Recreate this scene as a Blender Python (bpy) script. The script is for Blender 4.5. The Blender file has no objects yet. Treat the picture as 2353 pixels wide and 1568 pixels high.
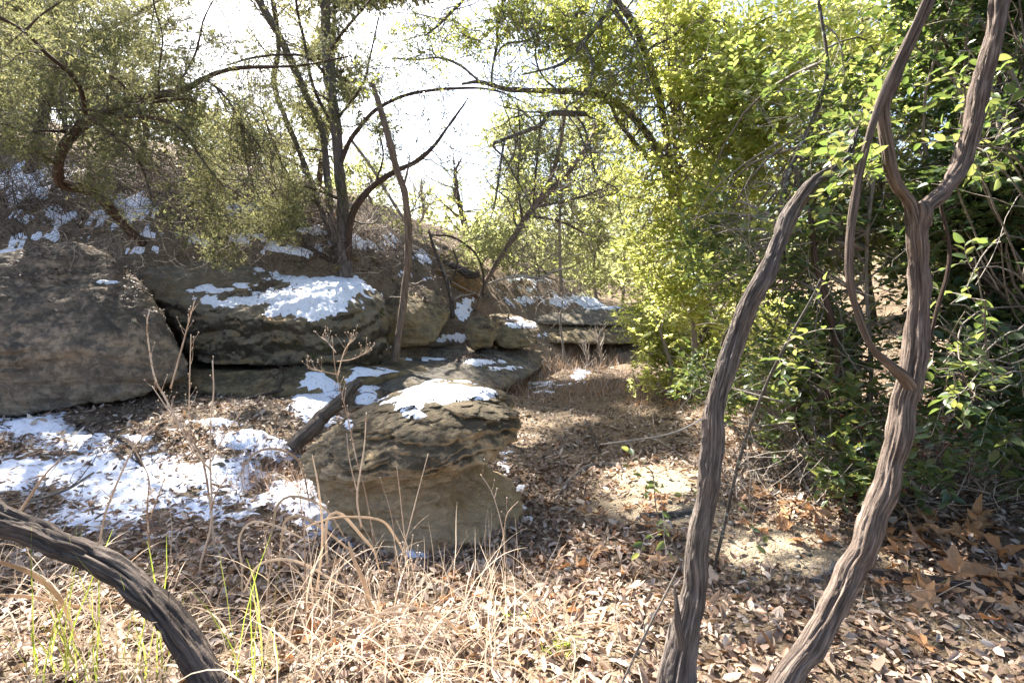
import bpy, bmesh, math, random
import numpy as np
from math import radians as RAD
from mathutils import Vector
rng = np.random.default_rng(7)
random.seed(7)
S = bpy.context.scene
COL = S.collection

# ------------------------------------------------------------ camera, sky, sun, exposure
CAMZ, PITCH, F = 1.6, RAD(7.8), 1176.0
cam = bpy.data.cameras.new('camera')
cam.lens, cam.sensor_width = 18.0, 36.0
cam.clip_start, cam.clip_end = 0.05, 1500
camo = bpy.data.objects.new('camera', cam)
COL.objects.link(camo)
camo.location = (0, 0, CAMZ)
camo.rotation_euler = (math.pi / 2 - PITCH, 0, 0)
S.camera = camo

SUN_AZ, SUN_EL = RAD(-33), RAD(44)       # azimuth from +Y towards +X
world = bpy.data.worlds.new('World'); S.world = world; world.use_nodes = True
wn = world.node_tree; wn.nodes.clear()
sky = wn.nodes.new('ShaderNodeTexSky'); sky.sky_type = 'NISHITA'; sky.sun_disc = False
sky.sun_elevation = SUN_EL; sky.sun_rotation = SUN_AZ
sky.air_density = 1.0; sky.dust_density = 2.2; sky.ozone_density = 1.0
bg = wn.nodes.new('ShaderNodeBackground'); bg.inputs['Strength'].default_value = 0.065
wo = wn.nodes.new('ShaderNodeOutputWorld')
wn.links.new(sky.outputs[0], bg.inputs[0]); wn.links.new(bg.outputs[0], wo.inputs[0])
sun = bpy.data.lights.new('sun', 'SUN'); sun.energy = 5.0; sun.angle = RAD(0.6); sun.color = (1.0, 0.945, 0.86)
suno = bpy.data.objects.new('sun', sun); COL.objects.link(suno)
sd = Vector((math.sin(SUN_AZ) * math.cos(SUN_EL), math.cos(SUN_AZ) * math.cos(SUN_EL), math.sin(SUN_EL)))
suno.rotation_euler = sd.to_track_quat('Z', 'Y').to_euler()
suno.location = (0, 0, 30)
S.view_settings.view_transform = 'Standard'; S.view_settings.look = 'None'
S.view_settings.exposure = 2.5; S.view_settings.gamma = 1.0
S.view_settings.use_curve_mapping = False
S.cycles.use_denoising = True
S.cycles.max_bounces = 7; S.cycles.diffuse_bounces = 4; S.cycles.glossy_bounces = 2
S.cycles.transmission_bounces = 4; S.cycles.volume_bounces = 0; S.cycles.caustics_reflective = False

# ------------------------------------------------------------ maths helpers
CP, SP = math.cos(PITCH), math.sin(PITCH)
def at(px, py, Y):
    """a point of the place seen in direction (px, py) of the photo, Y metres ahead"""
    px = np.asarray(px, float); py = np.asarray(py, float); Y = np.asarray(Y, float)
    u = (px - 1176) / F; v = (784 - py) / F
    dy = CP + v * SP; dz = -SP + v * CP
    t = Y / dy
    return np.stack([u * t, Y + 0 * t, CAMZ + dz * t], -1)
def pz(px, py, z):
    v = (784 - py) / F; dy = CP + v * SP; dz = -SP + v * CP
    return at(px, py, (z - CAMZ) / dz * dy)
def proj(P):
    x, y, z = P[..., 0], P[..., 1], P[..., 2] - CAMZ
    d = y * CP - z * SP; h = y * SP + z * CP
    d = np.maximum(d, 1e-3)
    return 1176 + F * x / d, 784 - F * h / d
def _h(i, j, k):
    n = (i.astype(np.int64) * 73856093) ^ (j.astype(np.int64) * 19349663) ^ (k.astype(np.int64) * 83492791)
    n = n & 0xffffffff
    n = (n ^ (n >> 13)) * 1274126177 & 0xffffffff
    n = (n ^ (n >> 16)) * 2246822519 & 0xffffffff
    n = n ^ (n >> 15)
    return (n & 0xffffff) / 8388607.5 - 1.0
def noise(p):
    f = np.floor(p); t = p - f; t = t * t * (3 - 2 * t)
    i, j, k = f[..., 0], f[..., 1], f[..., 2]
    tx, ty, tz = t[..., 0], t[..., 1], t[..., 2]
    def L(a, b, w): return a + (b - a) * w
    c = [[[_h(i + a, j + b, k + d) for d in (0, 1)] for b in (0, 1)] for a in (0, 1)]
    x0 = L(L(c[0][0][0], c[1][0][0], tx), L(c[0][1][0], c[1][1][0], tx), ty)
    x1 = L(L(c[0][0][1], c[1][0][1], tx), L(c[0][1][1], c[1][1][1], tx), ty)
    return L(x0, x1, tz)
def fbm(p, oct=4, gain=.5):
    s = 0; a = 1.; p = np.asarray(p, float)
    for o in range(oct):
        s = s + a * noise(p + o * 17.3); p = p * 2.03; a *= gain
    return s
def p3(x, y, z=0.): return np.stack(np.broadcast_arrays(x, y, z), -1).astype(float)
def unit(v): return v / np.maximum(np.linalg.norm(v, axis=-1, keepdims=True), 1e-9)

# ------------------------------------------------------------ mesh helpers
def mesh_of(name, V, Fs, uv=None, smooth=True):
    """V (n,3); Fs list of (m,k) index arrays"""
    me = bpy.data.meshes.new(name)
    V = np.ascontiguousarray(V, dtype=np.float32)
    Fs = [np.asarray(f, dtype=np.int32) for f in (Fs if isinstance(Fs, list) else [Fs]) if len(f)]
    me.vertices.add(len(V)); me.vertices.foreach_set('co', V.ravel())
    loops = np.concatenate([f.ravel() for f in Fs])
    tot = np.concatenate([np.full(len(f), f.shape[1], np.int32) for f in Fs])
    st = np.concatenate([[0], np.cumsum(tot)[:-1]]).astype(np.int32)
    me.loops.add(len(loops)); me.loops.foreach_set('vertex_index', loops)
    me.polygons.add(len(tot)); me.polygons.foreach_set('loop_start', st)
    me.polygons.foreach_set('loop_total', tot)
    if smooth: me.polygons.foreach_set('use_smooth', np.ones(len(tot), bool))
    if uv is not None:
        l = me.uv_layers.new(name='uv')
        l.data.foreach_set('uv', np.ascontiguousarray(uv[loops], dtype=np.float32).ravel())
    me.update(calc_edges=True)
    me.validate()
    return me
def link(name, me, mat, parent=None, loc=None):
    o = bpy.data.objects.new(name, me); COL.objects.link(o)
    if mat and me and not me.materials: me.materials.append(mat)
    if parent: o.parent = parent
    if loc is not None: o.location = loc
    return o
def tag(o, label=None, cat=None, group=None, kind=None):
    if label: o['label'] = label
    if cat: o['category'] = cat
    if group: o['group'] = group
    if kind: o['kind'] = kind
    return o
def thing(name, label, cat, loc=(0, 0, 0), group=None):
    o = bpy.data.objects.new(name, None); COL.objects.link(o); o.location = loc
    o.empty_display_size = .1
    return tag(o, label, cat, group)
def part(name, V, Fs, mat, root, kind=None, uv=None, label=None, smooth=True):
    off = np.array(root.location)
    p = root.parent
    while p is not None: off = off + np.array(p.location); p = p.parent
    me = mesh_of(name, np.asarray(V) - off, Fs, uv, smooth)
    o = link(name, me, mat, root)
    return tag(o, label=label, kind=kind)
def solo(name, V, Fs, mat, label, cat, group=None, kind=None, smooth=True, uv=None):
    V = np.asarray(V)
    c = np.array([V[:, 0].mean(), V[:, 1].mean(), V[:, 2].min()]) if kind is None else np.zeros(3)
    me = mesh_of(name, V - c, Fs, uv, smooth)
    return tag(link(name, me, mat, loc=c), label, cat, group, kind)
class Bag:
    def __init__(s): s.V = []; s.F = {}; s.U = []; s.n = 0
    def add(s, V, Fs, uv=None):
        for f in (Fs if isinstance(Fs, list) else [Fs]):
            s.F.setdefault(f.shape[1], []).append(f + s.n)
        s.V.append(V.reshape(-1, 3)); s.n += len(s.V[-1])
        s.U.append(uv if uv is not None else np.zeros((len(s.V[-1]), 2)))
    def get(s): return np.concatenate(s.V), [np.concatenate(v) for v in s.F.values()]
    def uv(s): return np.concatenate(s.U)

def resample(P, W=None, n=24):
    """Catmull-Rom through P, n points evenly by index; W interpolated alike"""
    P = np.asarray(P, float); m = len(P)
    d = np.concatenate([[0], np.cumsum(np.linalg.norm(np.diff(P, axis=0), axis=1))])
    t = np.linspace(0, d[-1], n)
    i = np.clip(np.searchsorted(d, t, side='right') - 1, 0, m - 2)
    s = ((t - d[i]) / np.maximum(d[i + 1] - d[i], 1e-9))[:, None]
    E = np.vstack([2 * P[0] - P[1], P, 2 * P[-1] - P[-2]])
    a, b, c, e = E[i], E[i + 1], E[i + 2], E[i + 3]
    Q = .5 * ((2 * b) + (-a + c) * s + (2 * a - 5 * b + 4 * c - e) * s ** 2 + (-a + 3 * b - 3 * c + e) * s ** 3)
    if W is None: return Q
    return Q, np.interp(t, d, W)
def tubes(C, R, k=5, cap=True):
    """batch of tubes C (N,S,3), R (N,S)"""
    N, n, _ = C.shape
    T = unit(np.gradient(C, axis=1))
    m = unit(T.mean(1))
    ref = np.where(np.abs(m[:, 2:3]) < .8, np.array([[0, 0, 1.]]), np.array([[1., 0, 0]]))
    U = unit(np.cross(np.broadcast_to(ref[:, None], T.shape), T)); Wv = np.cross(T, U)
    a = np.arange(k) * 2 * np.pi / k
    V = C[:, :, None] + R[:, :, None, None] * (U[:, :, None] * np.cos(a)[:, None] + Wv[:, :, None] * np.sin(a)[:, None])
    b = (np.arange(N) * n * k)[:, None, None] + (np.arange(n - 1) * k)[None, :, None]
    j = np.arange(k); j2 = (j + 1) % k
    Fq = np.stack([b + j, b + j2, b + k + j2, b + k + j], -1).reshape(-1, 4)
    d = np.concatenate([np.zeros((N, 1)), np.cumsum(np.linalg.norm(np.diff(C, axis=1), axis=2), 1)], 1)
    uv = np.stack(np.broadcast_arrays((j / k)[None, None], d[:, :, None]), -1).reshape(-1, 2)
    return V.reshape(-1, 3), Fq, uv
def bark_tube(P, W, n, k, amp=.1, twist=.6, seed=0., knots=(), furrow=9, ring=1.0):
    """one trunk with furrowed bark; W are radii, amp in metres"""
    C, R = resample(P, W, n)
    if n > 100:
        sw = np.linspace(0, n / 14., n); C = C + np.stack([noise(p3(sw, seed + 2., 1.)), noise(p3(sw, seed + 8., 4.)), noise(p3(sw, seed, 9.)) * .5], -1) * R[:, None] * .17
        R = R * (1 + .08 * noise(p3(sw * 1.7, seed + 20., 2.)))
    T = unit(np.gradient(C, axis=0))
    U = np.zeros_like(T); u = np.cross(T[0], [0, 1., .2]); u /= np.linalg.norm(u)
    for i in range(n):
        u = u - T[i] * np.dot(u, T[i]); u /= np.linalg.norm(u); U[i] = u
    Wv = np.cross(T, U)
    s = np.concatenate([[0], np.cumsum(np.linalg.norm(np.diff(C, axis=0), axis=1))])
    a = np.arange(k) * 2 * np.pi / k
    aa = a[None] + twist * s[:, None]
    # furrow noise periodic in the angle
    q = np.stack(np.broadcast_arrays(np.cos(aa) * furrow * .32, np.sin(aa) * furrow * .32, s[:, None] * 2.6 * ring + seed), -1)
    q2 = np.stack(np.broadcast_arrays(np.cos(aa) * furrow, np.sin(aa) * furrow, s[:, None] * 7 * ring + seed + 9), -1)
    q3 = np.stack(np.broadcast_arrays(np.cos(aa) * 1.3, np.sin(aa) * 1.3, s[:, None] * 3.5 + seed + 5), -1)
    q = q + .16 * noise(q * np.array([.4, .4, 2.4]) + 31)[..., None]
    n1 = noise(q); n2 = noise(q2); f3 = noise(q3)
    br = np.clip(.65 + 1.5 * noise(q * np.array([.35, .35, 1.3]) + 77), .12, 1.2)
    strip = np.clip(noise(q2 * np.array([.5, .5, .45]) + 50) - .22, 0, 1) * 3.2
    f1 = .55 - 1.7 * br * np.exp(-(n1 / .17) ** 2) + .6 * noise(q * 1.7 + 3); f2 = .3 - 1.1 * np.exp(-(n2 / .22) ** 2)
    Rr = R[:, None] * (.93 + .13 * f3) + amp * .85 * (f1 * .8 + f2 * .75 + strip * .8 - .35)
    for (sk, ak, rk, wk) in knots:
        dd = ((s[:, None] - sk) / wk) ** 2 + ((np.angle(np.exp(1j * (a[None] - ak)))) * R[:, None] / wk) ** 2
        Rr = Rr + rk * np.exp(-dd)
    V = C[:, None] + Rr[..., None] * (U[:, None] * np.cos(a)[:, None] + Wv[:, None] * np.sin(a)[:, None])
    b = (np.arange(n - 1) * k)[:, None]; j = np.arange(k); j2 = (j + 1) % k
    Fq = np.stack([b + j, b + j2, b + k + j2, b + k + j], -1).reshape(-1, 4)
    uv = np.stack(np.broadcast_arrays((aa / 6.283), s[:, None]), -1).reshape(-1, 2)
    V = V.reshape(-1, 3); base = len(V)
    V = np.vstack([V, C[0], C[-1]])
    F3 = np.vstack([np.stack([np.full(k, base), j2, j], 1), np.stack([np.full(k, base + 1), (n - 1) * k + j, (n - 1) * k + j2], 1)])
    uv = np.vstack([uv, [0, 0], [0, s[-1]]])
    return V, [Fq, F3], uv
def ribbons(C, W, N0):
    """flat blades: C (N,S,3), W (N,S) half-widths, N0 (N,3) flat normal hint"""
    N, n, _ = C.shape
    T = unit(np.gradient(C, axis=1)); B = unit(np.cross(T, np.broadcast_to(N0[:, None], T.shape)))
    V = np.stack([C - B * W[..., None], C + B * W[..., None]], 2)
    b = (np.arange(N) * n * 2)[:, None] + (np.arange(n - 1) * 2)[None]
    Fq = np.stack([b, b + 1, b + 3, b + 2], -1).reshape(-1, 4)
    return V.reshape(-1, 3), Fq
LEAF6 = np.array([[0, 0, 0], [.28, .5, .12], [.7, .42, .12], [1, 0, 0], [.7, -.42, .12], [.28, -.5, .12]])
def leaves(P, D, Nn, L, Wd, fold=1., curl=None, tmpl=LEAF6, tri=False):
    D = unit(D); B = unit(np.cross(Nn, D)); Nn = np.cross(D, B)
    L = np.asarray(L)[:, None, None]; Wd = np.asarray(Wd)[:, None, None]
    if tri:     # cheap diamond
        tm = np.array([[0, 0, 0], [.45, .5, .05], [1, 0, 0], [.45, -.5, .05]])
    else: tm = tmpl
    x = tm[None, :, 0:1]; y = tm[None, :, 1:2]; z = tm[None, :, 2:3] * fold
    if curl is not None: z = z + curl[:, None, None] * x ** 2
    V = P[:, None] + D[:, None] * x * L + B[:, None] * y * Wd + Nn[:, None] * z * L
    n = len(P)
    if tri: Fq = (np.arange(n) * 4)[:, None] + np.array([0, 1, 2, 3])
    else:
        b = (np.arange(n) * 6)[:, None]
        Fq = np.vstack([b + np.array([0, 3, 2, 1]), b + np.array([0, 5, 4, 3])])
    return V.reshape(-1, 3), Fq
def rdir(n): return unit(rng.normal(size=(n, 3)))
def children(C, R, m, length, spread=.9, up=.1, wob=.22, S_=9, rs=.45, t0=.15, rmin=.001, taper=.35, bias=None):
    """m side branches for every curve in the batch"""
    N, n, _ = C.shape
    idx = np.repeat(np.arange(N), m); M = len(idx)
    t = rng.uniform(t0, 1, M) * (n - 1.001); i = t.astype(int); f = (t - i)[:, None]
    P = C[idx, i] * (1 - f) + C[idx, i + 1] * f
    T = unit(C[idx, i + 1] - C[idx, i])
    r0 = R[idx, i] * rs * rng.uniform(.6, 1.1, M)
    d = unit(T * (1 - spread * .6) + rdir(M) * spread + np.array([0, 0, up]))
    if bias is not None: d = unit(d + np.asarray(bias))
    Ls = (length * rng.uniform(.55, 1.25, M)) / (S_ - 1)
    out = [P]
    for k in range(S_ - 1):
        P = P + d * Ls[:, None]; out.append(P)
        d = unit(d + rng.normal(size=(M, 3)) * wob + np.array([0, 0, up * .25]))
    R2 = np.maximum(r0[:, None] * np.linspace(1, taper, S_)[None], rmin)
    return np.stack(out, 1), R2
def on_curves(C, n, t0=.1):
    N, s, _ = C.shape
    i0 = rng.integers(0, N, n); t = rng.uniform(t0, 1, n) * (s - 1.001); i = t.astype(int); f = (t - i)[:, None]
    return C[i0, i] * (1 - f) + C[i0, i + 1] * f, unit(C[i0, i + 1] - C[i0, i])
def env_points(envs, n, clump=0., freq=1.6, seed=0.):
    """n points in ellipsoids (px,py,Y,rx,ry,rY[,weight]); kept where the clump noise is high"""
    w = np.array([e[3] * e[4] * (e[6] if len(e) > 6 else 1.) for e in envs], float); w /= w.sum()
    E = np.array([e[:6] for e in envs], float)
    out = []; got = 0
    while got < n:
        k = rng.choice(len(envs), n * 2, p=w)
        d = rdir(n * 2) * rng.uniform(0, 1, (n * 2, 1)) ** (1 / 3)
        q = E[k, :3] + d * E[k, 3:6]
        P = at(q[:, 0], q[:, 1], q[:, 2])
        keep = noise(P * freq + seed) + .5 * noise(P * freq * 2.7 + seed) > rng.uniform(-.9, .2, len(P)) * (1 - clump) + clump * .25
        P = P[keep]; out.append(P); got += len(P)
    return np.concatenate(out)[:n]
def curve_walk(P, d, length, S_=6, wob=.2, sag=0.):
    Ls = length / (S_ - 1); out = [P]
    for k in range(S_ - 1):
        P = P + d * Ls[:, None]; out.append(P)
        d = unit(d + rng.normal(size=d.shape) * wob + np.array([0, 0, -sag]))
    return np.stack(out, 1)
def connect(src, dst, r0=.006, r1=.0025, S_=6, bow=.15):
    """thin branches joining each dst point to the nearest src point"""
    i = np.array([rng.choice(np.argsort(((src - d) ** 2).sum(1))[:26]) for d in dst])
    ok = np.linalg.norm(dst - src[i], axis=1) < 1.9 if len(dst) else []
    i, dst = i[ok], dst[ok]
    A = src[i]; t = np.linspace(0, 1, S_)[None, :, None]
    L = np.linalg.norm(dst - A, axis=1)[:, None, None]
    C = A[:, None] * (1 - t) + dst[:, None] * t + np.sin(t * np.pi) * rdir(len(dst))[:, None] * L * bow
    C += noise(C * 5)[..., None] * .03 * np.sin(t * np.pi)
    R = np.linspace(r0, r1, S_)[None] * np.clip(L[:, :, 0] / 1.0, .5, 1.8)
    return C, R

# ------------------------------------------------------------ materials
def mat(name):
    m = bpy.data.materials.new(name); m.use_nodes = True
    nt = m.node_tree; nt.nodes.clear()
    out = nt.nodes.new('ShaderNodeOutputMaterial')
    return m, nt, out
class NT:
    def __init__(s, nt): s.nt = nt
    def n(s, t, **kw):
        x = s.nt.nodes.new('ShaderNode' + t)
        for k, v in kw.items(): setattr(x, k, v)
        return x
    def l(s, a, b): s.nt.links.new(a, b)
    def noise(s, vec, scale, detail=4, rough=.6, dist=0.):
        x = s.n('TexNoise'); x.inputs['Scale'].default_value = scale; x.inputs['Detail'].default_value = detail
        x.inputs['Roughness'].default_value = rough; x.inputs['Distortion'].default_value = dist
        if vec is not None: s.l(vec, x.inputs['Vector'])
        return x.outputs['Fac']
    def ramp(s, fac, stops, interp='LINEAR'):
        x = s.n('ValToRGB'); r = x.color_ramp; r.interpolation = interp
        while len(r.elements) > 2: r.elements.remove(r.elements[-1])
        while len(r.elements) < len(stops): r.elements.new(.5)
        for e, (p, c) in zip(r.elements, stops):
            e.position = p; e.color = (*c, 1) if len(c) == 3 else c
        s.l(fac, x.inputs[0]); return x.outputs[0]
    def mix(s, fac, a, b, mode='MIX'):
        x = s.n('Mix', data_type='RGBA', blend_type=mode)
        for v, i in ((fac, 0), (a, 6), (b, 7)):
            if isinstance(v, (int, float)): x.inputs[i].default_value = v
            elif isinstance(v, tuple): x.inputs[i].default_value = (*v, 1)
            else: s.l(v, x.inputs[i])
        return x.outputs[2]
    def math(s, op, a, b=0., clamp=False):
        x = s.n('Math', operation=op, use_clamp=clamp)
        for v, i in ((a, 0), (b, 1)):
            if isinstance(v, (int, float)): x.inputs[i].default_value = v
            else: s.l(v, x.inputs[i])
        return x.outputs[0]
    def bump(s, h, strength=.5, dist=.01, nrm=None):
        x = s.n('Bump'); x.inputs['Strength'].default_value = strength; x.inputs['Distance'].default_value = dist
        s.l(h, x.inputs['Height'])
        if nrm is not None: s.l(nrm, x.inputs['Normal'])
        return x.outputs[0]
    def pos(s): return s.n('NewGeometry').outputs['Position']
    def mapv(s, vec, sc, loc=(0, 0, 0)):
        x = s.n('Mapping'); x.inputs['Scale'].default_value = sc; x.inputs['Location'].default_value = loc
        s.l(vec, x.inputs['Vector']); return x.outputs[0]
    def rnd(s):
        g = s.n('NewGeometry').outputs['Random Per Island']; o = s.n('ObjectInfo').outputs['Random']
        return s.math('FRACT', s.math('ADD', g, o))
def bsdf(T, out, col, rough=.8, nrm=None, spec=.3, transl=None, tcol=None):
    b = T.n('BsdfPrincipled'); b.inputs['Roughness'].default_value = rough
    b.inputs['Specular IOR Level'].default_value = spec
    if isinstance(col, tuple): b.inputs['Base Color'].default_value = (*col, 1)
    else: T.l(col, b.inputs['Base Color'])
    if nrm is not None: T.l(nrm, b.inputs['Normal'])
    if transl:
        t = T.n('BsdfTranslucent')
        if isinstance(tcol, tuple): t.inputs['Color'].default_value = (*tcol, 1)
        else: T.l(tcol, t.inputs['Color'])
        m = T.n('MixShader'); m.inputs[0].default_value = transl
        T.l(b.outputs[0], m.inputs[1]); T.l(t.outputs[0], m.inputs[2]); T.l(m.outputs[0], out.inputs[0])
    else: T.l(b.outputs[0], out.inputs[0])
    return b
def leaf_mat(name, cols, tcols, transl=.45, rough=.4, spec=.5):
    m, nt, out = mat(name); T = NT(nt); r = T.rnd()
    k = len(cols)
    c = T.ramp(r, [((i + .5) / k, c) for i, c in enumerate(cols)])
    t = T.ramp(r, [((i + .5) / len(tcols), c) for i, c in enumerate(tcols)])
    bsdf(T, out, c, rough, spec=spec, transl=transl, tcol=t)
    return m
def bark_mat(name, c0, c1, c2, sc=(26, 5), lichen=None, lich_amt=.55, rough=.9):
    m, nt, out = mat(name); T = NT(nt)
    uv = T.n('UVMap'); uv.uv_map = 'uv'
    v = T.mapv(uv.outputs[0], (sc[0], sc[1], 1)); n1 = T.noise(v, 1., 5, .7, .4)
    p = T.pos(); n2 = T.noise(p, 5., 4, .6)
    n3 = T.noise(p, 60., 3, .6)
    c = T.ramp(n1, [(.36, c0), (.47, c1), (.62, c2)])
    nf = T.noise(T.mapv(uv.outputs[0], (sc[0] * 3.2, sc[1] * 2, 1)), 1., 4, .7, .3)
    c = T.mix(T.ramp(nf, [(.38, (.8, .8, .8)), (.52, (0, 0, 0))]), c, c0)
    c = T.mix(T.math('MULTIPLY', n2, .4), c, tuple(x * 1.2 for x in c2))
    if lichen:
        mk = T.ramp(T.noise(p, 22., 5, .7), [(lich_amt, (0, 0, 0)), (lich_amt + .05, (1, 1, 1))])
        c = T.mix(mk, c, lichen)
    h = T.math('ADD', n1, T.math('MULTIPLY', n3, .3))
    bsdf(T, out, c, rough, T.bump(h, 1., .012), spec=.15)
    return m
def plain_mat(name, c0, c1, sc=12., rough=.85, transl=None):
    m, nt, out = mat(name); T = NT(nt)
    r = T.math('FRACT', T.math('ADD', T.rnd(), T.noise(T.pos(), sc, 3)))
    c = T.ramp(r, [(.2, c0), (.8, c1)])
    bsdf(T, out, c, rough, spec=.2, transl=transl, tcol=c)
    return m
def rock_mat(name, tan, grey, dark, orange=None, zdark=None, dark_amt=.5, top_dark=.25, moss=.0, scale=1., pale=None, seed=0., mot=.55):
    m, nt, out = mat(name); T = NT(nt); p = T.mapv(T.pos(), (1, 1, 1), (seed, seed * .7, 0))
    a = T.noise(p, 2.1 * scale, 6, .65, .3)
    b = T.noise(p, 9. * scale, 7, .7)
    c_ = T.noise(p, 48. * scale, 4, .7)
    strat = T.noise(T.mapv(p, (1.2, 1.2, 11)), 1.5 * scale, 5, .65, .5)
    c = T.mix(T.ramp(a, [(.38, (0, 0, 0)), (.62, (1, 1, 1))]), tan, grey)
    if orange:
        mk = T.ramp(T.noise(T.mapv(p, (1, 1, 3), (3, 5, 1)), 2.4 * scale, 5, .6), [(.52, (0, 0, 0)), (.64, (1, 1, 1))])
        c = T.mix(T.math('MULTIPLY', mk, .75), c, orange)
    c = T.mix(T.ramp(strat, [(.35, (.6, .6, .6)), (.6, (0, 0, 0))]), c, tuple(x * .6 for x in tan))
    # black lichen crust: patchy, more of it on faces turned to the sky
    nz = T.n('SeparateXYZ'); T.l(T.n('NewGeometry').outputs['Normal'], nz.inputs[0])
    k = T.math('ADD', T.math('ADD', T.math('MULTIPLY', a, .5), T.math('MULTIPLY', b, .6)), T.math('MULTIPLY', nz.outputs[2], top_dark))
    lo = 1.12 - dark_amt
    if zdark:      # the crust grows on the weathered cap and stops at the soft pale foot
        zp = T.n('SeparateXYZ'); T.l(T.pos(), zp.inputs[0])
        zz_ = T.math('ADD', zp.outputs[2], T.math('MULTIPLY', T.math('SUBTRACT', a, .5), .5))
        k = T.math('ADD', k, T.ramp(zz_, [(max(0, zdark[0]), (0, 0, 0)), (zdark[1], (zdark[2],) * 3)]))
        k = T.math('SUBTRACT', k, .12)
    mk = T.ramp(k, [(max(0, lo - .07), (0, 0, 0)), (min(1, lo + .07), (1, 1, 1))])
    c = T.mix(T.math('MULTIPLY', mk, .88), c, dark)
    sp = T.ramp(T.noise(T.mapv(p, (1, 1, 1), (7, 2, 4)), 34. * scale, 4, .6), [(.58, (0, 0, 0)), (.66, (1, 1, 1))])
    sp2 = T.ramp(T.noise(T.mapv(p, (1, 1, 1), (1, 9, 4)), 3.4 * scale, 4, .6), [(.45, (0, 0, 0)), (.62, (1, 1, 1))])
    c = T.mix(T.math('MULTIPLY', T.math('MULTIPLY', sp, sp2), .8), c, pale or (.42, .42, .36))
    mo = T.ramp(T.noise(T.mapv(p, (1, 1, 1), (5, 5, 8)), 6.5 * scale, 7, .75, .4), [(.46, (0, 0, 0)), (.56, (1, 1, 1))])
    c = T.mix(T.math('MULTIPLY', mo, mot), c, tuple(x * .45 for x in grey))
    if moss:
        mk = T.ramp(T.noise(T.mapv(p, (1, 1, 1), (11, 3, 4)), 3. * scale, 5, .7), [(1 - moss, (0, 0, 0)), (1.06 - moss, (1, 1, 1))])
        c = T.mix(T.math('MULTIPLY', mk, .7), c, (.045, .055, .012))
    c = T.mix(T.math('MULTIPLY', c_, .5), c, T.mix(1., c, (.45, .42, .4), 'MULTIPLY'))
    h = T.math('ADD', T.math('MULTIPLY', b, .6), T.math('ADD', T.math('MULTIPLY', c_, .45), T.math('MULTIPLY', strat, .6)))
    nr = T.bump(h, 1., .06 / scale)
    nr = T.bump(T.noise(p, 130., 4, .7), .5, .006, nr)
    bsdf(T, out, c, .93, nr, spec=.15)
    return m
M = {}
M['rock_main'] = rock_mat('weathered_limestone', (.84, .62, .36), (.76, .58, .37), (.055, .052, .040), (.62, .42, .19), mot=.22, zdark=(.10, .36, .24), dark_amt=.44, top_dark=.16, pale=(.34, .33, .26))
M['rock_left'] = rock_mat('mottled_limestone', (.60, .45, .31), (.36, .30, .235), (.085, .074, .060), None, dark_amt=.47, mot=.66, top_dark=.18, moss=.34, seed=4., pale=(.32, .27, .22))
M['rock_slab'] = rock_mat('lichened_limestone', (.32, .25, .15), (.34, .30, .235), (.034, .030, .020), (.40, .25, .10), dark_amt=.66, top_dark=-.34, moss=.40, seed=9., pale=(.36, .37, .28))
M['rock_tan'] = rock_mat('tan_limestone', (.44, .33, .18), (.34, .28, .18), (.08, .07, .05), (.38, .25, .10), dark_amt=.36, top_dark=.25, seed=2.)
M['rock_pale'] = rock_mat('pale_limestone', (.34, .29, .21), (.30, .28, .24), (.10, .09, .08), (.38, .27, .13), dark_amt=.30, top_dark=.3, seed=13.)
M['pebble'] = plain_mat('pebble_stone', (.10, .09, .07), (.42, .38, .31), 9.)
M['bark_cedar'] = bark_mat('shaggy_juniper_bark', (.020, .015, .013), (.085, .068, .058), (.22, .185, .16), (24, 4))
M['bark_pale_cedar'] = bark_mat('pale_juniper_bark', (.020, .014, .011), (.095, .070, .056), (.26, .205, .17), (26, 4))
M['bark_log'] = bark_mat('dark_furrowed_bark', (.014, .011, .009), (.045, .034, .028), (.15, .12, .10), (22, 3.5))
M['bark_brown'] = bark_mat('brown_juniper_bark', (.022, .014, .010), (.065, .040, .028), (.12, .085, .065), (14, 4))
M['bark_red'] = bark_mat('reddish_snag_bark', (.05, .032, .022), (.15, .10, .07), (.26, .20, .155), (12, 3))
M['bark_lichen'] = bark_mat('lichened_oak_bark', (.03, .026, .022), (.08, .068, .056), (.16, .14, .12), (10, 8), lichen=(.34, .37, .31), lich_amt=.56)
M['bark_grey'] = bark_mat('grey_twig_bark', (.10, .088, .072), (.20, .17, .14), (.32, .28, .24), (6, 6))
M['bark_pale'] = bark_mat('bleached_dead_wood', (.28, .24, .19), (.45, .40, .34), (.6, .55, .48), (8, 4))
M['twig'] = plain_mat('thin_twig_bark', (.075, .058, .045), (.20, .165, .13))
M['twig_mix'] = plain_mat('weathered_brush_twig', (.05, .036, .027), (.33, .28, .23))
M['twig_grey'] = plain_mat('grey_dead_twig', (.16, .13, .105), (.38, .33, .28))
M['dry_stem'] = plain_mat('dry_weed_stem', (.36, .25, .17), (.60, .49, .38))
M['wood_drift'] = bark_mat('driftwood', (.035, .026, .020), (.095, .072, .055), (.17, .14, .11), (12, 3))
M['snow'], nt, out = mat('old_snow'); T = NT(nt)
p = T.pos(); n1 = T.noise(p, 14., 5, .6); n2 = T.noise(p, 70., 4, .7)
dirt = T.ramp(T.noise(p, 34., 5, .75), [(.57, (.80, .83, .92)), (.66, (.42, .36, .31))])
b = bsdf(T, out, dirt, .55, T.bump(T.math('ADD', n1, T.math('MULTIPLY', n2, .35)), .45, .03), spec=.3)
b.inputs['Subsurface Weight'].default_value = .0
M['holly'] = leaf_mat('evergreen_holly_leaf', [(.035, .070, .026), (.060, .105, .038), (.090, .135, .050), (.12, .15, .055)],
                      [(.20, .28, .06), (.32, .40, .09), (.48, .50, .13)], .38, .42, .6)
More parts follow.
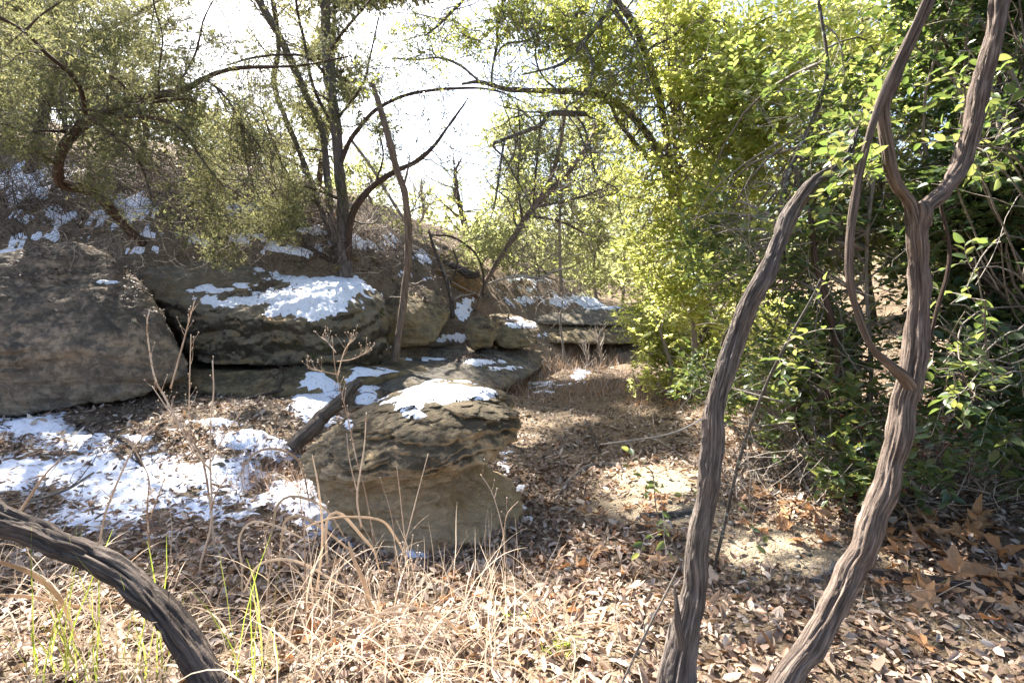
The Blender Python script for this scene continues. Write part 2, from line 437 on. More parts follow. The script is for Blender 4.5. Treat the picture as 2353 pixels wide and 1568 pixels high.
M['holly_shade'] = leaf_mat('shaded_holly_leaf', [(.022, .048, .016), (.038, .070, .024), (.055, .085, .030), (.075, .10, .034)], [(.10, .17, .03), (.16, .24, .05), (.26, .32, .08)], .28, .42, .6)  # dark copy of the holly leaf, shade put into its colours
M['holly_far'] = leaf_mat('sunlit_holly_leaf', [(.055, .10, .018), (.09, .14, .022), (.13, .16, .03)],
                          [(.56, .62, .13), (.76, .77, .22), (.90, .87, .36)], .64, .42, .5)  # bright copy of the holly leaf, backlight put into its colours
M['oak_leaf'] = leaf_mat('live_oak_leaf', [(.06, .085, .025), (.10, .12, .03), (.13, .13, .04)],
                         [(.38, .46, .09), (.52, .56, .12), (.60, .55, .15)], .5, .45, .4)
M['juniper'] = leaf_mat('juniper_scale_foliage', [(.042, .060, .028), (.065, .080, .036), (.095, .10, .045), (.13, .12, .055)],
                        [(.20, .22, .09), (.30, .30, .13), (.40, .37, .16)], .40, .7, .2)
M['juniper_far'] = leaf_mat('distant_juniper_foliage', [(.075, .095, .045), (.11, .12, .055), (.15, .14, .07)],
                            [(.40, .44, .16), (.52, .52, .22)], .52, .7, .2)  # paler juniper copy, bright backlight of the background put into its colours
LCOL = [(.06, .036, .024), (.13, .080, .052), (.32, .225, .165), (.09, .055, .038), (.46, .35, .26), (.26, .13, .07), (.56, .46, .37), (.40, .27, .18), (.62, .54, .46), (.20, .14, .105)]
M['litter'] = leaf_mat('dry_leaf_litter', LCOL, [(.30, .16, .06), (.45, .28, .14)], .14, .62, .3)
M['litter_mid'] = leaf_mat('mixed_leaf_litter', [(.05, .032, .022), (.12, .075, .048), (.25, .175, .125), (.08, .05, .035), (.34, .26, .20), (.18, .11, .07), (.42, .34, .27)], [(.30, .18, .09)], .1, .65, .3)
M['litter_dark'] = leaf_mat('shade_toned_litter', [(.05, .03, .02), (.11, .065, .04), (.17, .11, .07), (.08, .045, .03), (.24, .17, .12)],
                            [(.20, .10, .05)], .08, .6, .3)  # darker litter copy; shade of the left bank put into its colours
M['grass_dry'] = leaf_mat('dry_grass_blade', [(.50, .36, .22), (.62, .48, .32), (.70, .58, .43), (.50, .27, .12), (.60, .46, .32)],
                          [(.60, .49, .38), (.70, .60, .50)], .42, .5, .4)
M['grass_green'] = leaf_mat('green_grass_blade', [(.10, .17, .03), (.17, .24, .05), (.24, .26, .07)], [(.40, .52, .06), (.5, .55, .10)], .45, .45, .4)
M['berry'] = plain_mat('red_berry', (.28, .012, .012), (.38, .03, .02), rough=.3)
# sycamore leaf: veined
M['sycamore'], nt, out = mat('dry_sycamore_leaf'); T = NT(nt)
oi = T.n('ObjectInfo').outputs['Random']; tc = T.n('TexCoord').outputs['Object']
c = T.ramp(oi, [(.1, (.38, .18, .07)), (.4, (.55, .31, .15)), (.7, (.60, .42, .27)), (.95, (.44, .23, .10))])
nn = T.noise(tc, 26., 4, .7)
c = T.mix(T.ramp(nn, [(.4, (0, 0, 0)), (.7, (.6, .6, .6))]), c, (.22, .11, .05))
tcx = T.mix(1., c, (1.0, .75, .5), 'MULTIPLY')
bsdf(T, out, c, .6, T.bump(nn, .4, .006), .3, .25, tcx)
# ground
M['ground'], nt, out = mat('sandy_leaf_strewn_soil'); T = NT(nt); p = T.pos()
a = T.noise(p, .55, 5, .6); b_ = T.noise(p, 3.3, 6, .7); c_ = T.noise(p, 30., 5, .75); d_ = T.noise(p, 120., 3, .7)
c = T.ramp(a, [(.35, (.12, .09, .062)), (.5, (.22, .172, .12)), (.62, (.16, .122, .082))])
c = T.mix(T.ramp(b_, [(.35, (0, 0, 0)), (.65, (.7, .7, .7))]), c, (.13, .098, .068))
vo = T.n('TexVoronoi'); vo.inputs['Scale'].default_value = 55.; T.l(p, vo.inputs['Vector'])
vr = T.ramp(T.math('FRACT', T.math('MULTIPLY', vo.outputs['Color'], 1.)), [(0., (.11, .075, .05)), (.3, (.36, .27, .18)), (.6, (.2, .14, .09)), (1., (.50, .43, .34))])
c = T.mix(.5, c, vr)
c = T.mix(T.math('MULTIPLY', c_, .5), c, T.mix(1., c, (.4, .36, .32), 'MULTIPLY'))
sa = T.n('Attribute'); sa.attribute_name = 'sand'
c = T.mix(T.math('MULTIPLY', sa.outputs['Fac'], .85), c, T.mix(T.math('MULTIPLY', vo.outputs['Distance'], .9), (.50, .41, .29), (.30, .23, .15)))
h = T.math('ADD', T.math('MULTIPLY', vo.outputs['Distance'], -.8), T.math('ADD', c_, T.math('MULTIPLY', d_, .3)))
bsdf(T, out, c, .95, T.bump(h, .9, .02), spec=.1)
M['soil_cut'] = rock_mat('orange_soil_bank', (.30, .19, .085), (.24, .17, .10), (.10, .07, .045), (.40, .24, .08), dark_amt=.34, top_dark=.2, seed=6.)

# ------------------------------------------------------------ terrain
CTRL = [pz(*q) for q in [
    (100, 1568, 0), (700, 1568, 0), (1176, 1568, 0), (1700, 1568, 0), (2300, 1568, .02),
    (150, 1300, -.05), (700, 1300, -.15), (1176, 1300, -.25), (1600, 1300, -.12), (2000, 1300, -.02), (2330, 1300, .06),
    (200, 1080, -.15), (500, 1150, -.22), (100, 1000, -.12), (300, 1000, -.12), (560, 1000, -.12),
    (700, 1200, -.28), (850, 1260, -.32), (1176, 1240, -.34), (1250, 1150, -.42), (1250, 1000, -.50), (1300, 900, -.58),
    (1400, 850, -.62), (1420, 795, -.62), (1500, 1130, -.13), (1560, 1090, -.13), (1600, 950, -.22), (1750, 1000, -.1), (1560, 870, -.30),
    (1900, 1000, .05), (2200, 1000, .2), (2300, 880, .42), (1900, 870, .15), (600, 905, -.02), (850, 905, -.12), (1010, 870, -.22),
    (1150, 850, -.38), (300, 905, -.1), (440, 900, -.08), (120, 900, -.1), (-150, 920, -.1), (0, 880, -.08), (500, 850, -.02), (700, 860, .05), (900, 835, .02), (1000, 800, .08), (1200, 805, -.25), (1300, 785, -.42)]]
CTRL += [at(*q) for q in [
    (790, 610, 9.2), (900, 640, 10.2), (1000, 660, 11.5), (1100, 690, 12.5), (1250, 700, 15.2), (1400, 712, 17.2), (600, 590, 9.0),
    (400, 575, 8.6), (200, 580, 8.6), (50, 590, 8.4), (850, 510, 12), (650, 450, 13), (400, 420, 12), (100, 400, 11), (1000, 575, 15.),
    (1150, 610, 17.5), (1300, 655, 21), (1500, 690, 24), (500, 370, 17), (100, 320, 16)]]
CTRL += [np.array(q, float) for q in [
    (-30, 40, 11), (0, 40, 3), (30, 40, 3.), (0, 100, 5), (-100, 100, 16), (100, 100, 8), (10, 10, 1.1), (8, 16, .8), (20, 5, 1.8),
    (0, -5, .1), (-8, 0, .2), (8, -3, .4), (-10, 5, .4), (-14, 9, 2.5), (-30, 10, 7), (-30, -10, 3), (30, -10, 3), (60, 30, 5), (-60, 30, 14),
    (3.2, 20, -.3), (3, 28, .2), (0, 150, 7), (-140, 150, 18), (140, 150, 10), (-140, -20, 8), (140, -20, 8)]]
CTRL = np.array(CTRL)
def _U(r2): return r2 * np.log(r2 + 1e-9) * .5
_A = CTRL[:, :2] / 10
_n = len(_A); _K = _U(((_A[:, None] - _A[None]) ** 2).sum(-1)) + np.eye(_n) * 2e-4
_Pm = np.hstack([np.ones((_n, 1)), _A]); _L = np.block([[_K, _Pm], [_Pm.T, np.zeros((3, 3))]])
_W = np.linalg.solve(_L, np.concatenate([CTRL[:, 2], [0, 0, 0]]))
def gz0(x, y):
    x = np.asarray(x, float); y = np.asarray(y, float); sh = x.shape
    q = np.stack([x.ravel(), y.ravel()], 1) / 10; z = np.empty(len(q))
    for s in range(0, len(q), 40000):
        c = q[s:s + 40000]
        z[s:s + 40000] = _U(((c[:, None] - _A[None]) ** 2).sum(-1)) @ _W[:_n] + _W[_n] + c @ _W[_n + 1:]
    return z.reshape(sh)
def gz(x, y):
    x = np.asarray(x, float); y = np.asarray(y, float)
    d = np.clip((np.hypot(x, y) - 4) / 12, 0, 1)
    return gz0(x, y) + fbm(p3(x * 1.1, y * 1.1), 3) * (.035 + .14 * d) + fbm(p3(x * 7, y * 7, 3), 3) * .012
def ground_at(px, py):
    """where the line of sight through (px,py) meets the ground"""
    px = np.atleast_1d(np.asarray(px, float)); py = np.atleast_1d(np.asarray(py, float))
    Y = np.full(px.shape, .8); done = np.zeros(px.shape, bool)
    for i in range(220):
        P = at(px, py, Y); hit = P[:, 2] <= gz0(P[:, 0], P[:, 1]); done |= hit
        Y = np.where(done, Y, Y * 1.022)
        if done.all(): break
    P = at(px, py, Y); P[:, 2] = gz(P[:, 0], P[:, 1]); return P
def spacing(a, b, lo, hi, d, g=1.11):
    c = list(np.arange(a, b, d)); s = d; x = c[-1]
    while x < hi: s *= g; x += s; c.append(x)
    s = d; x = c[0]; pre = []
    while x > lo: s *= g; x -= s; pre.append(x)
    return np.array(pre[::-1] + c)
gx = spacing(-6.2, 4.0, -140, 140, .058, 1.1); gy = spacing(1.0, 9.5, -20, 150, .052, 1.07)
X, Yg = np.meshgrid(gx, gy); Zg = gz(X, Yg)
def grid_faces(h, w):
    i = (np.arange(h - 1) * w)[:, None] + np.arange(w - 1)[None]
    return np.stack([i, i + 1, i + w + 1, i + w], -1).reshape(-1, 4)
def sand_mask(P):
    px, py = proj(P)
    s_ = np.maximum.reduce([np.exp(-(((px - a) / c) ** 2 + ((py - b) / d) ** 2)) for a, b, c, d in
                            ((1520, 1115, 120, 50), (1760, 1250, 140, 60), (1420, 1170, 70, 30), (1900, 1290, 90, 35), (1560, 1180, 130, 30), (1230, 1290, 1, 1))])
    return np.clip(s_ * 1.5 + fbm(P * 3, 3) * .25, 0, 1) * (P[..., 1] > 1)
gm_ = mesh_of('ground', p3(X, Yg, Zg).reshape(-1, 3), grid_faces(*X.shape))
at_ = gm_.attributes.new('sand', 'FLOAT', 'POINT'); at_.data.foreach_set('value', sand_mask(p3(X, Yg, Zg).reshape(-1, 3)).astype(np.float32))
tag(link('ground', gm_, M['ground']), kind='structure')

# ------------------------------------------------------------ rocks
_ico = {}
def ico(sub):
    if sub not in _ico:
        bm = bmesh.new(); bmesh.ops.create_icosphere(bm, subdivisions=sub, radius=1)
        bm.verts.ensure_lookup_table()
        _ico[sub] = (np.array([v.co[:] for v in bm.verts]), np.array([[v.index for v in f.verts] for f in bm.faces])); bm.free()
    return _ico[sub]
def hull_planes(P):
    n = len(P); out = []
    c = P.mean(0)
    for i in range(n):
        for j in range(i + 1, n):
            for k in range(j + 1, n):
                nn = np.cross(P[j] - P[i], P[k] - P[i]); l = np.linalg.norm(nn)
                if l < 1e-7: continue
                nn /= l; h = nn @ (P[i] - c)
                if h < 0: nn, h = -nn, -h
                if ((P - c) @ nn).max() <= h + 1e-5 and h > 1e-4: out.append((*nn, h))
    return c, np.array(out)
def vnormals(V, Fc):
    T = V[Fc[:, 1]] - V[Fc[:, 0]]; U = V[Fc[:, 2]] - V[Fc[:, 0]]; N = np.cross(T, U); o = np.zeros_like(V)
    for k in range(Fc.shape[1]): np.add.at(o, Fc[:, k], N)
    return unit(o)
def rock(P, sub=6, k=16, lump=.05, rough=.02, strata=0., sfreq=7., seed=0.):
    P = np.asarray(P); c, pl = hull_planes(P); D, Fc = ico(sub)
    q = np.maximum(D @ pl[:, :3].T, 0) / pl[:, 3]
    r = (q ** k).sum(1) ** (-1 / k)
    # ease the count-of-planes shrink
    r *= 1.04
    V = c + D * r[:, None]
    s = (P.max(0) - P.min(0)).max() / 2
    N = vnormals(V, Fc)
    d = fbm(V * 1.6 / s + seed, 3) * lump * s + fbm(V * 7 + seed, 4, .6) * rough
    if strata:
        zz = V[:, 2] * sfreq + fbm(V * 1.2 + seed, 2) * .9
        st = np.abs((zz % 1.) - .5) * 2
        amp = strata * (1 + .6 * noise(V * 2.3 + seed)) * (1 - np.abs(N[:, 2])) 
        d = d + (np.clip(st * 1.8, 0, 1) - .6) * amp
    V = V + N * d[:, None]
    return V, Fc
def snow_on(V, Fc, fn, parent_label, mat_=None, z=.022, name='snow_patch', nzmin=.45):
    N = vnormals(V, Fc); px, py = proj(V)
    t = fn(px, py, V); t = t + (fbm(V * 5. + 3, 4, .6) * .75 + fbm(V * 22, 2) * .14) * np.clip((t + .8) * 2.5, 0, 1)
    t = np.where(N[:, 2] > nzmin, t, t - (nzmin - N[:, 2]) * 4)
    keep = (t[Fc] > -.25).all(1)
    V2 = V + np.array([0, 0, 1.]) * np.clip(t * z * 1.6, -.02, z * 1.5)[:, None]
    f = Fc[keep]; ids = np.unique(f); mp = np.zeros(len(V), int); mp[ids] = np.arange(len(ids))
    if len(f) < 4: return None
    Vs, fs = V2[ids], mp[f]; lab = np.arange(len(Vs))
    for _ in range(400):        # connected pieces
        m = lab[fs].min(1); new = lab.copy(); np.minimum.at(new, fs.ravel(), np.repeat(m, fs.shape[1]))
        new = new[new]
        if (new == lab).all(): break
        lab = new
    u, cnt = np.unique(lab[fs[:, 0]], return_counts=True); order = np.argsort(-cnt); first = True
    for k in order:
        if cnt[k] < 24: continue
        g = fs[lab[fs[:, 0]] == u[k]]; i2 = np.unique(g); m2 = np.zeros(len(Vs), int); m2[i2] = np.arange(len(i2))
        solo(name, Vs[i2], m2[g], M['snow'], parent_label if first else 'scrap beside the ' + parent_label, 'snow', group=None if first else 'scraps of snow on the boulders')
        first = False
def blobs(px, py, B):
    s = np.full(np.shape(px), -1.3)
    for b in B:
        q = ((px - b[0]) / b[2]) ** 2 + ((py - b[1]) / b[3]) ** 2
        s = np.maximum(s, (1.15 if len(b) < 5 else b[4]) * (1.45 * np.exp(-q * .8)) - .85)
    return s

# mushroom rock: sections by height, half-turned outline left / right / front / back
lev = np.array([   # z, xl, xr, yf, yb
    (-.60, -1.30, .16, 3.18, 4.9), (-.48, -1.32, .12, 3.24, 4.86), (-.38, -1.36, .07, 3.30, 4.8), (-.28, -1.42, .0, 3.38, 4.8), (-.19, -1.46, -.12, 3.47, 4.8), (-.10, -1.52, -.26, 3.55, 4.8),
    (-.02, -1.60, -.35, 3.60, 4.82), (.05, -1.66, -.36, 3.59, 4.84), (.11, -1.69, -.28, 3.54, 4.9), (.18, -1.66, -.10, 3.44, 4.95), (.26, -1.56, .02, 3.40, 4.98), (.34, -1.45, .04, 3.45, 4.98), (.42, -1.33, .03, 3.52, 4.98),
    (.48, -1.22, -.02, 3.60, 4.95), (.53, -1.12, -.10, 3.70, 4.88), (.565, -1.0, -.22, 3.86, 4.75), (.585, -.86, -.38, 4.02, 4.6)])
nz_, nt_ = 170, 240
zz = np.interp(np.linspace(0, 1, nz_), np.linspace(0, 1, len(lev)), lev[:, 0])
L4 = [np.interp(zz, lev[:, 0], lev[:, i]) for i in range(1, 5)]
ker = np.array([1, 3, 5, 3, 1.]) / 13
L4 = [np.convolve(np.pad(a, 2, 'edge'), ker, 'valid') for a in L4]
th = np.linspace(0, 2 * np.pi, nt_, endpoint=False)
ct, st_ = np.cos(th)[None], np.sin(th)[None]
cx = ((L4[0] + L4[1]) / 2)[:, None]; hx = ((L4[1] - L4[0]) / 2)[:, None]
cy = ((L4[2] + L4[3]) / 2)[:, None]; hy = ((L4[3] - L4[2]) / 2)[:, None]
e = 2 / 2.5
VX = cx + hx * np.sign(ct) * np.abs(ct) ** e; VY = cy + hy * np.sign(st_) * np.abs(st_) ** e
VZ = np.broadcast_to(zz[:, None], VX.shape)
Vm = p3(VX, VY, VZ)
dirx = unit(np.stack([np.broadcast_to(ct, VX.shape), np.broadcast_to(st_, VX.shape), np.zeros(VX.shape)], -1))
capw = np.clip((Vm[..., 2] + .06) / .12, .15, 1) * np.clip((.60 - Vm[..., 2]) / .05, .25, 1)
zl = Vm[..., 2] * 9.5 + fbm(Vm * np.array([1.4, 1.4, .5]) + 4, 3) * 1.3
saw = (zl % 1.); ledge = np.where(saw > .25, 1 - (saw - .25) * .9, saw * 4) - .45
zl2 = Vm[..., 2] * 23 + fbm(Vm * 2.2 + 8, 3) * 1.8; saw2 = zl2 % 1.; ledge2 = np.where(saw2 > .3, 1 - (saw2 - .3), saw2 * 3.3) - .5
brk = np.clip(noise(Vm * np.array([3.2, 3.2, 8.]) + 2) * 1.6, -1, 1)
disp = capw * (ledge * .075 * (1 + brk * .7) + ledge2 * .022) + fbm(Vm * 2.1 + 1, 3) * .05 + fbm(Vm * 9, 4, .65) * (.02 + .026 * capw)
disp += (1 - capw) * (np.abs(fbm(Vm * np.array([4.5, 4.5, 3.]) + 7, 4, .6)) * -.10 + .03 + fbm(Vm * 16, 3) * .012)
Vm = Vm + dirx * disp[..., None]
Vm[..., 2] += fbm(Vm * 3 + 5, 3) * .022 * np.clip((Vm[..., 2] + .3) * 3, 0, 1)
top = Vm[-1].mean(0) + np.array([0, 0, .0])
R_ = [Vm.reshape(-1, 3)]
rings = 14; lastr = Vm[-1]
for i in range(1, rings):
    w = 1 - i / rings
    q = top + (lastr - top) * w; q[:, 2] = top[2] + (lastr[:, 2] - top[2]) * w ** .5 + fbm(q * 5, 4) * .018 * (1 - w ** 4)
    R_.append(q)
Vm2 = np.vstack(R_ + [top[None]])
rows = nz_ + rings - 1
b = (np.arange(rows - 1) * nt_)[:, None]; j = np.arange(nt_); j2 = (j + 1) % nt_
Fq = np.stack([b + j, b + j2, b + nt_ + j2, b + nt_ + j], -1).reshape(-1, 4)
Ft = np.stack([(rows - 1) * nt_ + j, (rows - 1) * nt_ + j2, np.full(nt_, rows * nt_)], 1)
# shear the cap a touch so its rim drops to the left as in the photo
hh = np.clip((Vm2[:, 2] - .1) / .45, 0, 1); Vm2[:, 2] += hh * (np.clip((Vm2[:, 0] + .75), -.8, .1)) * .16
solo('mushroom_rock', Vm2, [Fq, Ft], M['rock_main'], 'mushroom-shaped limestone rock with a dark layered cap on a pale worn foot', 'rock')
tri = np.vstack([Fq[:, [0, 1, 2]], Fq[:, [0, 2, 3]], Ft])
def sf(px, py, V):
    return blobs(px, py, [(1010, 900, 95, 22, 1.3), (930, 925, 45, 18, 1.1), (965, 955, 30, 10), (1090, 905, 45, 14), (800, 985, 12, 20, .9), (960, 1035, 12, 6), (1035, 975, 30, 6, .9)])
snow_on(Vm2, tri, sf, 'thin bright snow melting on top of the mushroom-shaped rock', z=.02, nzmin=.35)
ROCKS = [(Vm2, tri)]
def boulder(pts, mt, label, sub=6, snow=None, slabel=None, name='boulder', **kw):
    P = np.array([at(*q) for q in pts]); V, Fc = rock(P, sub, **kw)
    solo(name, V, Fc, M[mt], label, 'boulder' if name == 'boulder' else 'rock ledge')
    ROCKS.append((V, Fc))
    if snow: snow_on(V, Fc, lambda px, py, V: blobs(px, py, snow), slabel)
    return V, Fc
boulder([(-260, 610, 6.6), (-260, 1000, 6.1), (60, 600, 6.9), (215, 588, 7.3), (300, 640, 7.3), (340, 690, 7.0), (400, 760, 6.9), (455, 835, 6.9), (440, 870, 6.75), (300, 930, 6.3), (150, 955, 6.1), (0, 945, 6.0),
         (20, 800, 5.85), (220, 800, 6.05), (-250, 800, 8.8), (300, 750, 8.6), (200, 900, 8.5), (50, 610, 8.8)],
        'rock_left', 'huge grey-brown boulder at the left edge with a sloping right side', 7, k=34, lump=.06, rough=.034, strata=.045, sfreq=3.5, seed=2.,
        snow=[(235, 648, 45, 5, 1.05)], slabel='thin streak of snow on the huge grey-brown boulder at the left')
boulder([(325, 640, 8.2), (400, 590, 8.9), (520, 570, 9.6), (660, 590, 9.9), (800, 625, 9.6), (862, 680, 9.0), (885, 740, 8.5), (850, 840, 7.9), (780, 835, 7.5), (600, 845, 7.35), (460, 838, 7.4), (425, 790, 7.5),
         (390, 695, 7.75), (560, 722, 7.45), (725, 745, 7.45), (800, 715, 7.7), (380, 800, 9.5), (860, 800, 10)],
        'rock_slab', 'broad dark boulder with a flat sloping top under a sheet of snow', 7, k=34, lump=.045, rough=.032, strata=.06, sfreq=3.1, seed=5.,
        snow=[(760, 645, 105, 42, 1.4), (700, 690, 105, 34, 1.4), (590, 690, 120, 14, 1.15), (480, 665, 45, 10), (640, 622, 60, 10), (560, 655, 40, 6, .9), (750, 715, 50, 16, 1.1)],
        slabel='big bright snow sheet on the flat sloping top of the dark boulder')
# the slab ledge under it
boulder([(430, 835, 8.6), (455, 852, 7.25), (620, 858, 7.2), (780, 852, 7.3), (440, 890, 6.95), (600, 905, 6.7), (760, 905, 7.0), (900, 860, 7.6), (1000, 850, 8.3), (880, 815, 9.0), (600, 835, 8.3), (600, 960, 8), (900, 930, 8)],
        'rock_tan', 'low mossy rock ledge beneath the dark snow-topped boulder', 6, name='rock_ledge', k=20, lump=.03, rough=.02, strata=.05, sfreq=7., seed=8.,
        snow=[(725, 915, 75, 40, 1.7), (850, 870, 50, 24, 1.5)], slabel='white snow sheet left of the leaning weathered log')
boulder([(130, 935, 6.6), (400, 905, 6.9), (430, 860, 7.2), (420, 960, 6.5), (180, 1000, 6.1), (300, 985, 6.2), (200, 900, 7.6), (430, 900, 7.6)],
        'rock_slab', 'mossy undercut rock foot below the huge left boulder', 6, name='rock_ledge', k=20, lump=.04, rough=.02, strata=.03, sfreq=6., seed=1.)
boulder([(850, 655, 10.2), (930, 650, 10.5), (1010, 672, 10.6), (1035, 720, 10.2), (1000, 785, 9.4), (870, 800, 8.9), (850, 720, 9.1), (940, 720, 9.2), (1020, 690, 11.5), (860, 680, 11.5), (960, 795, 9.2)],
        'rock_tan', 'rounded tan boulder behind the leaning dead trunk', 6, k=20, lump=.05, rough=.02, strata=.03, sfreq=5, seed=3.)
boulder([(1072, 735, 10.3), (1095, 722, 10.6), (1125, 735, 10.5), (1140, 765, 10.2), (1128, 800, 9.9), (1085, 803, 9.9), (1070, 770, 10.0), (1110, 760, 9.8), (1110, 740, 11.2), (1100, 790, 11.2)],
        'rock_tan', 'small rounded boulder right of the snow strip by the dead trunk', 6, k=16, lump=.05, rough=.015, strata=.015, sfreq=6, seed=11.,
        )
boulder([(1125, 722, 11.6), (1180, 722, 11.9), (1225, 738, 11.9), (1242, 752, 11.5), (1225, 795, 10.7), (1150, 797, 10.5), (1128, 770, 10.7), (1160, 742, 10.8), (1200, 790, 12.3), (1130, 780, 12.3)],
        'rock_tan', 'angular tan boulder with snow on its sloping right top', 6, k=24, lump=.03, rough=.015, strata=.02, sfreq=6, seed=7.,
        snow=[(1205, 745, 32, 9, 1.15), (1180, 733, 25, 5)], slabel='patchy snow on the sloping top of the angular tan boulder')
# sloping shelf along the left side of the creek
boulder([(840, 850, 8.2), (1000, 800, 10.2), (1150, 792, 11.), (1250, 800, 12), (1250, 845, 10.4), (1150, 880, 8.6), (1130, 905, 7.9), (1000, 880, 7.5), (880, 905, 7.), (1000, 930, 8.5), (1150, 850, 12)],
        'rock_pale', 'pale sloping rock shelf beside the creek bed', 6, name='rock_ledge', k=24, lump=.03, rough=.025, strata=.05, sfreq=8., seed=14.,
        snow=[(1110, 832, 40, 8, 1.0), (1160, 845, 40, 6, 1.), (930, 845, 50, 7, 1.), (990, 825, 40, 5, 1.)], slabel='streaks of snow on the pale sloping rock shelf')
# far ledge: two stacked strata
boulder([(1150, 712, 15), (1300, 706, 16.2), (1440, 706, 17), (1500, 712, 18), (1500, 742, 16.5), (1420, 748, 15.6), (1290, 748, 14.9), (1160, 740, 13.8), (1180, 720, 18), (1480, 735, 20)],
        'rock_pale', 'upper pale stratum of the distant creekside ledge', 6, name='rock_ledge', k=26, lump=.02, rough=.03, strata=.07, sfreq=4., seed=21.,
        snow=[(1400, 708, 50, 4, 1.0)], slabel='thin snow along the top of the distant creekside ledge')
boulder([(1170, 745, 14.3), (1300, 748, 15.3), (1440, 748, 16), (1500, 750, 17), (1500, 785, 15.5), (1420, 790, 14.8), (1290, 790, 13.9), (1200, 790, 13.), (1180, 760, 18), (1480, 775, 19)],
        'rock_tan', 'lower undercut tan stratum of the distant creekside ledge', 6, name='rock_ledge', k=26, lump=.02, rough=.03, strata=.05, sfreq=4., seed=23.)
boulder([(965, 560, 13.4), (1050, 585, 13.8), (1110, 640, 13.4), (1100, 680, 12.6), (1020, 665, 11.9), (960, 620, 12.), (1040, 620, 12.2), (1080, 600, 15), (980, 600, 15)],
        'soil_cut', 'orange-brown eroded soil bank under overhanging roots', 6, name='soil_bank', k=18, lump=.06, rough=.05, strata=.04, sfreq=3., seed=30.)

# ------------------------------------------------------------ snow on the ground
SN = [(250, 1085, 250, 62, 1.3), (90, 985, 90, 36, 1.35), (40, 1100, 120, 50, 1.15), (470, 1095, 170, 46, 1.3), (380, 1160, 200, 40, 1.0), (180, 1030, 150, 30, 1.0), (300, 1010, 60, 14, 1.), (560, 1015, 60, 26, 1.1), (640, 1035, 60, 32, 1.2), (500, 970, 50, 10, .9),
      (725, 925, 60, 42, 1.4), (850, 865, 45, 22, 1.2), (840, 905, 35, 35, 1.1), (680, 1130, 80, 34, 1.4), (760, 1190, 90, 42, 1.4), (840, 1240, 70, 20, 1.1), (950, 1275, 50, 8), (200, 1200, 220, 36, 1.05), (60, 1260, 60, 20, .85),
      (1160, 1075, 26, 34, 1.1), (1190, 1120, 26, 20, 1.05), (1200, 1170, 20, 16, 1.), (1215, 1195, 16, 8), (890, 795, 36, 10), (925, 835, 45, 16, .9), (1045, 775, 35, 12, 1.1), (1012, 790, 14, 18, .9), (1070, 835, 40, 8), (1150, 845, 40, 6),
      (1300, 768, 90, 6), (1270, 885, 70, 12, .9), (1330, 860, 22, 16, 1.05), (1420, 775, 35, 10, 1.2), (1240, 900, 40, 5), (395, 540, 60, 12, 1.15), (350, 575, 60, 10, 1.1), (60, 590, 80, 20, 1.15), (440, 560, 50, 12, 1.1), (680, 575, 60, 14, 1.25), (660, 505, 50, 8, 1.),
      (60, 420, 150, 50, .88), (180, 500, 140, 30, .88), (300, 470, 90, 30, .9), (130, 545, 100, 20, 1.0), (920, 630, 30, 12, 1.1), (1060, 715, 20, 24, 1.1), (1350, 690, 110, 14, 1.1), (1200, 690, 50, 14, 1.), (980, 590, 50, 20, .85), (850, 560, 60, 20, .9), (720, 530, 60, 12, 1.05), (600, 480, 80, 16, 1.), (830, 602, 15, 6), (1200, 665, 40, 10, .8), (560, 545, 50, 9, .9), (300, 650, 14, 20, .9), (1080, 690, 16, 10, 1.), (40, 670, 30, 20, .9),
      (760, 560, 40, 10, .9), (1210, 640, 40, 8, .8), (520, 1150, 100, 10, .8), (1240, 640, 50, 10, .8), (1330, 640, 60, 8, .8), (980, 640, 20, 8, .95), (870, 680, 14, 8, .9), (2150, 1215, 30, 8, .7), (1450, 640, 30, 8)]
def snow_region(x0, x1, y0, y1, d):
    xs = np.arange(x0, x1, d); ys = np.arange(y0, y1, d); X, Y = np.meshgrid(xs, ys); Z = gz(X, Y)
    P = p3(X, Y, Z); px, py = proj(P)
    t = blobs(px, py, SN) + fbm(p3(X * 2.3, Y * 2.3, 1.), 4, .6) * .42 + fbm(p3(X * 9, Y * 9, 5.), 3, .7) * .40
    keep = t > -.3
    P[..., 2] += np.clip(t * .05, -.03, .036) - .002
    f = grid_faces(*X.shape); k = keep.ravel()[f].all(1); f = f[k]
    ids = np.unique(f); mp = np.zeros(X.size, int); mp[ids] = np.arange(len(ids))
    return P.reshape(-1, 3)[ids], mp[f]
B_ = Bag()
for a in ((-7.5, 1.6, 2.2, 7., .025), (-11, 4.5, 7., 22., .05)):
    v, f = snow_region(*a); B_.add(v, f)
v, f = B_.get()
tag(link('snow', mesh_of('snow', v, f), M['snow']), 'patchy old snow lying over leaves and gravel on the shaded ground', 'snow', kind='stuff')
def snow_t(P):
    px, py = proj(P)
    return blobs(px, py, SN) + fbm(p3(P[..., 0] * 2.3, P[..., 1] * 2.3, 1.), 4, .6) * .42

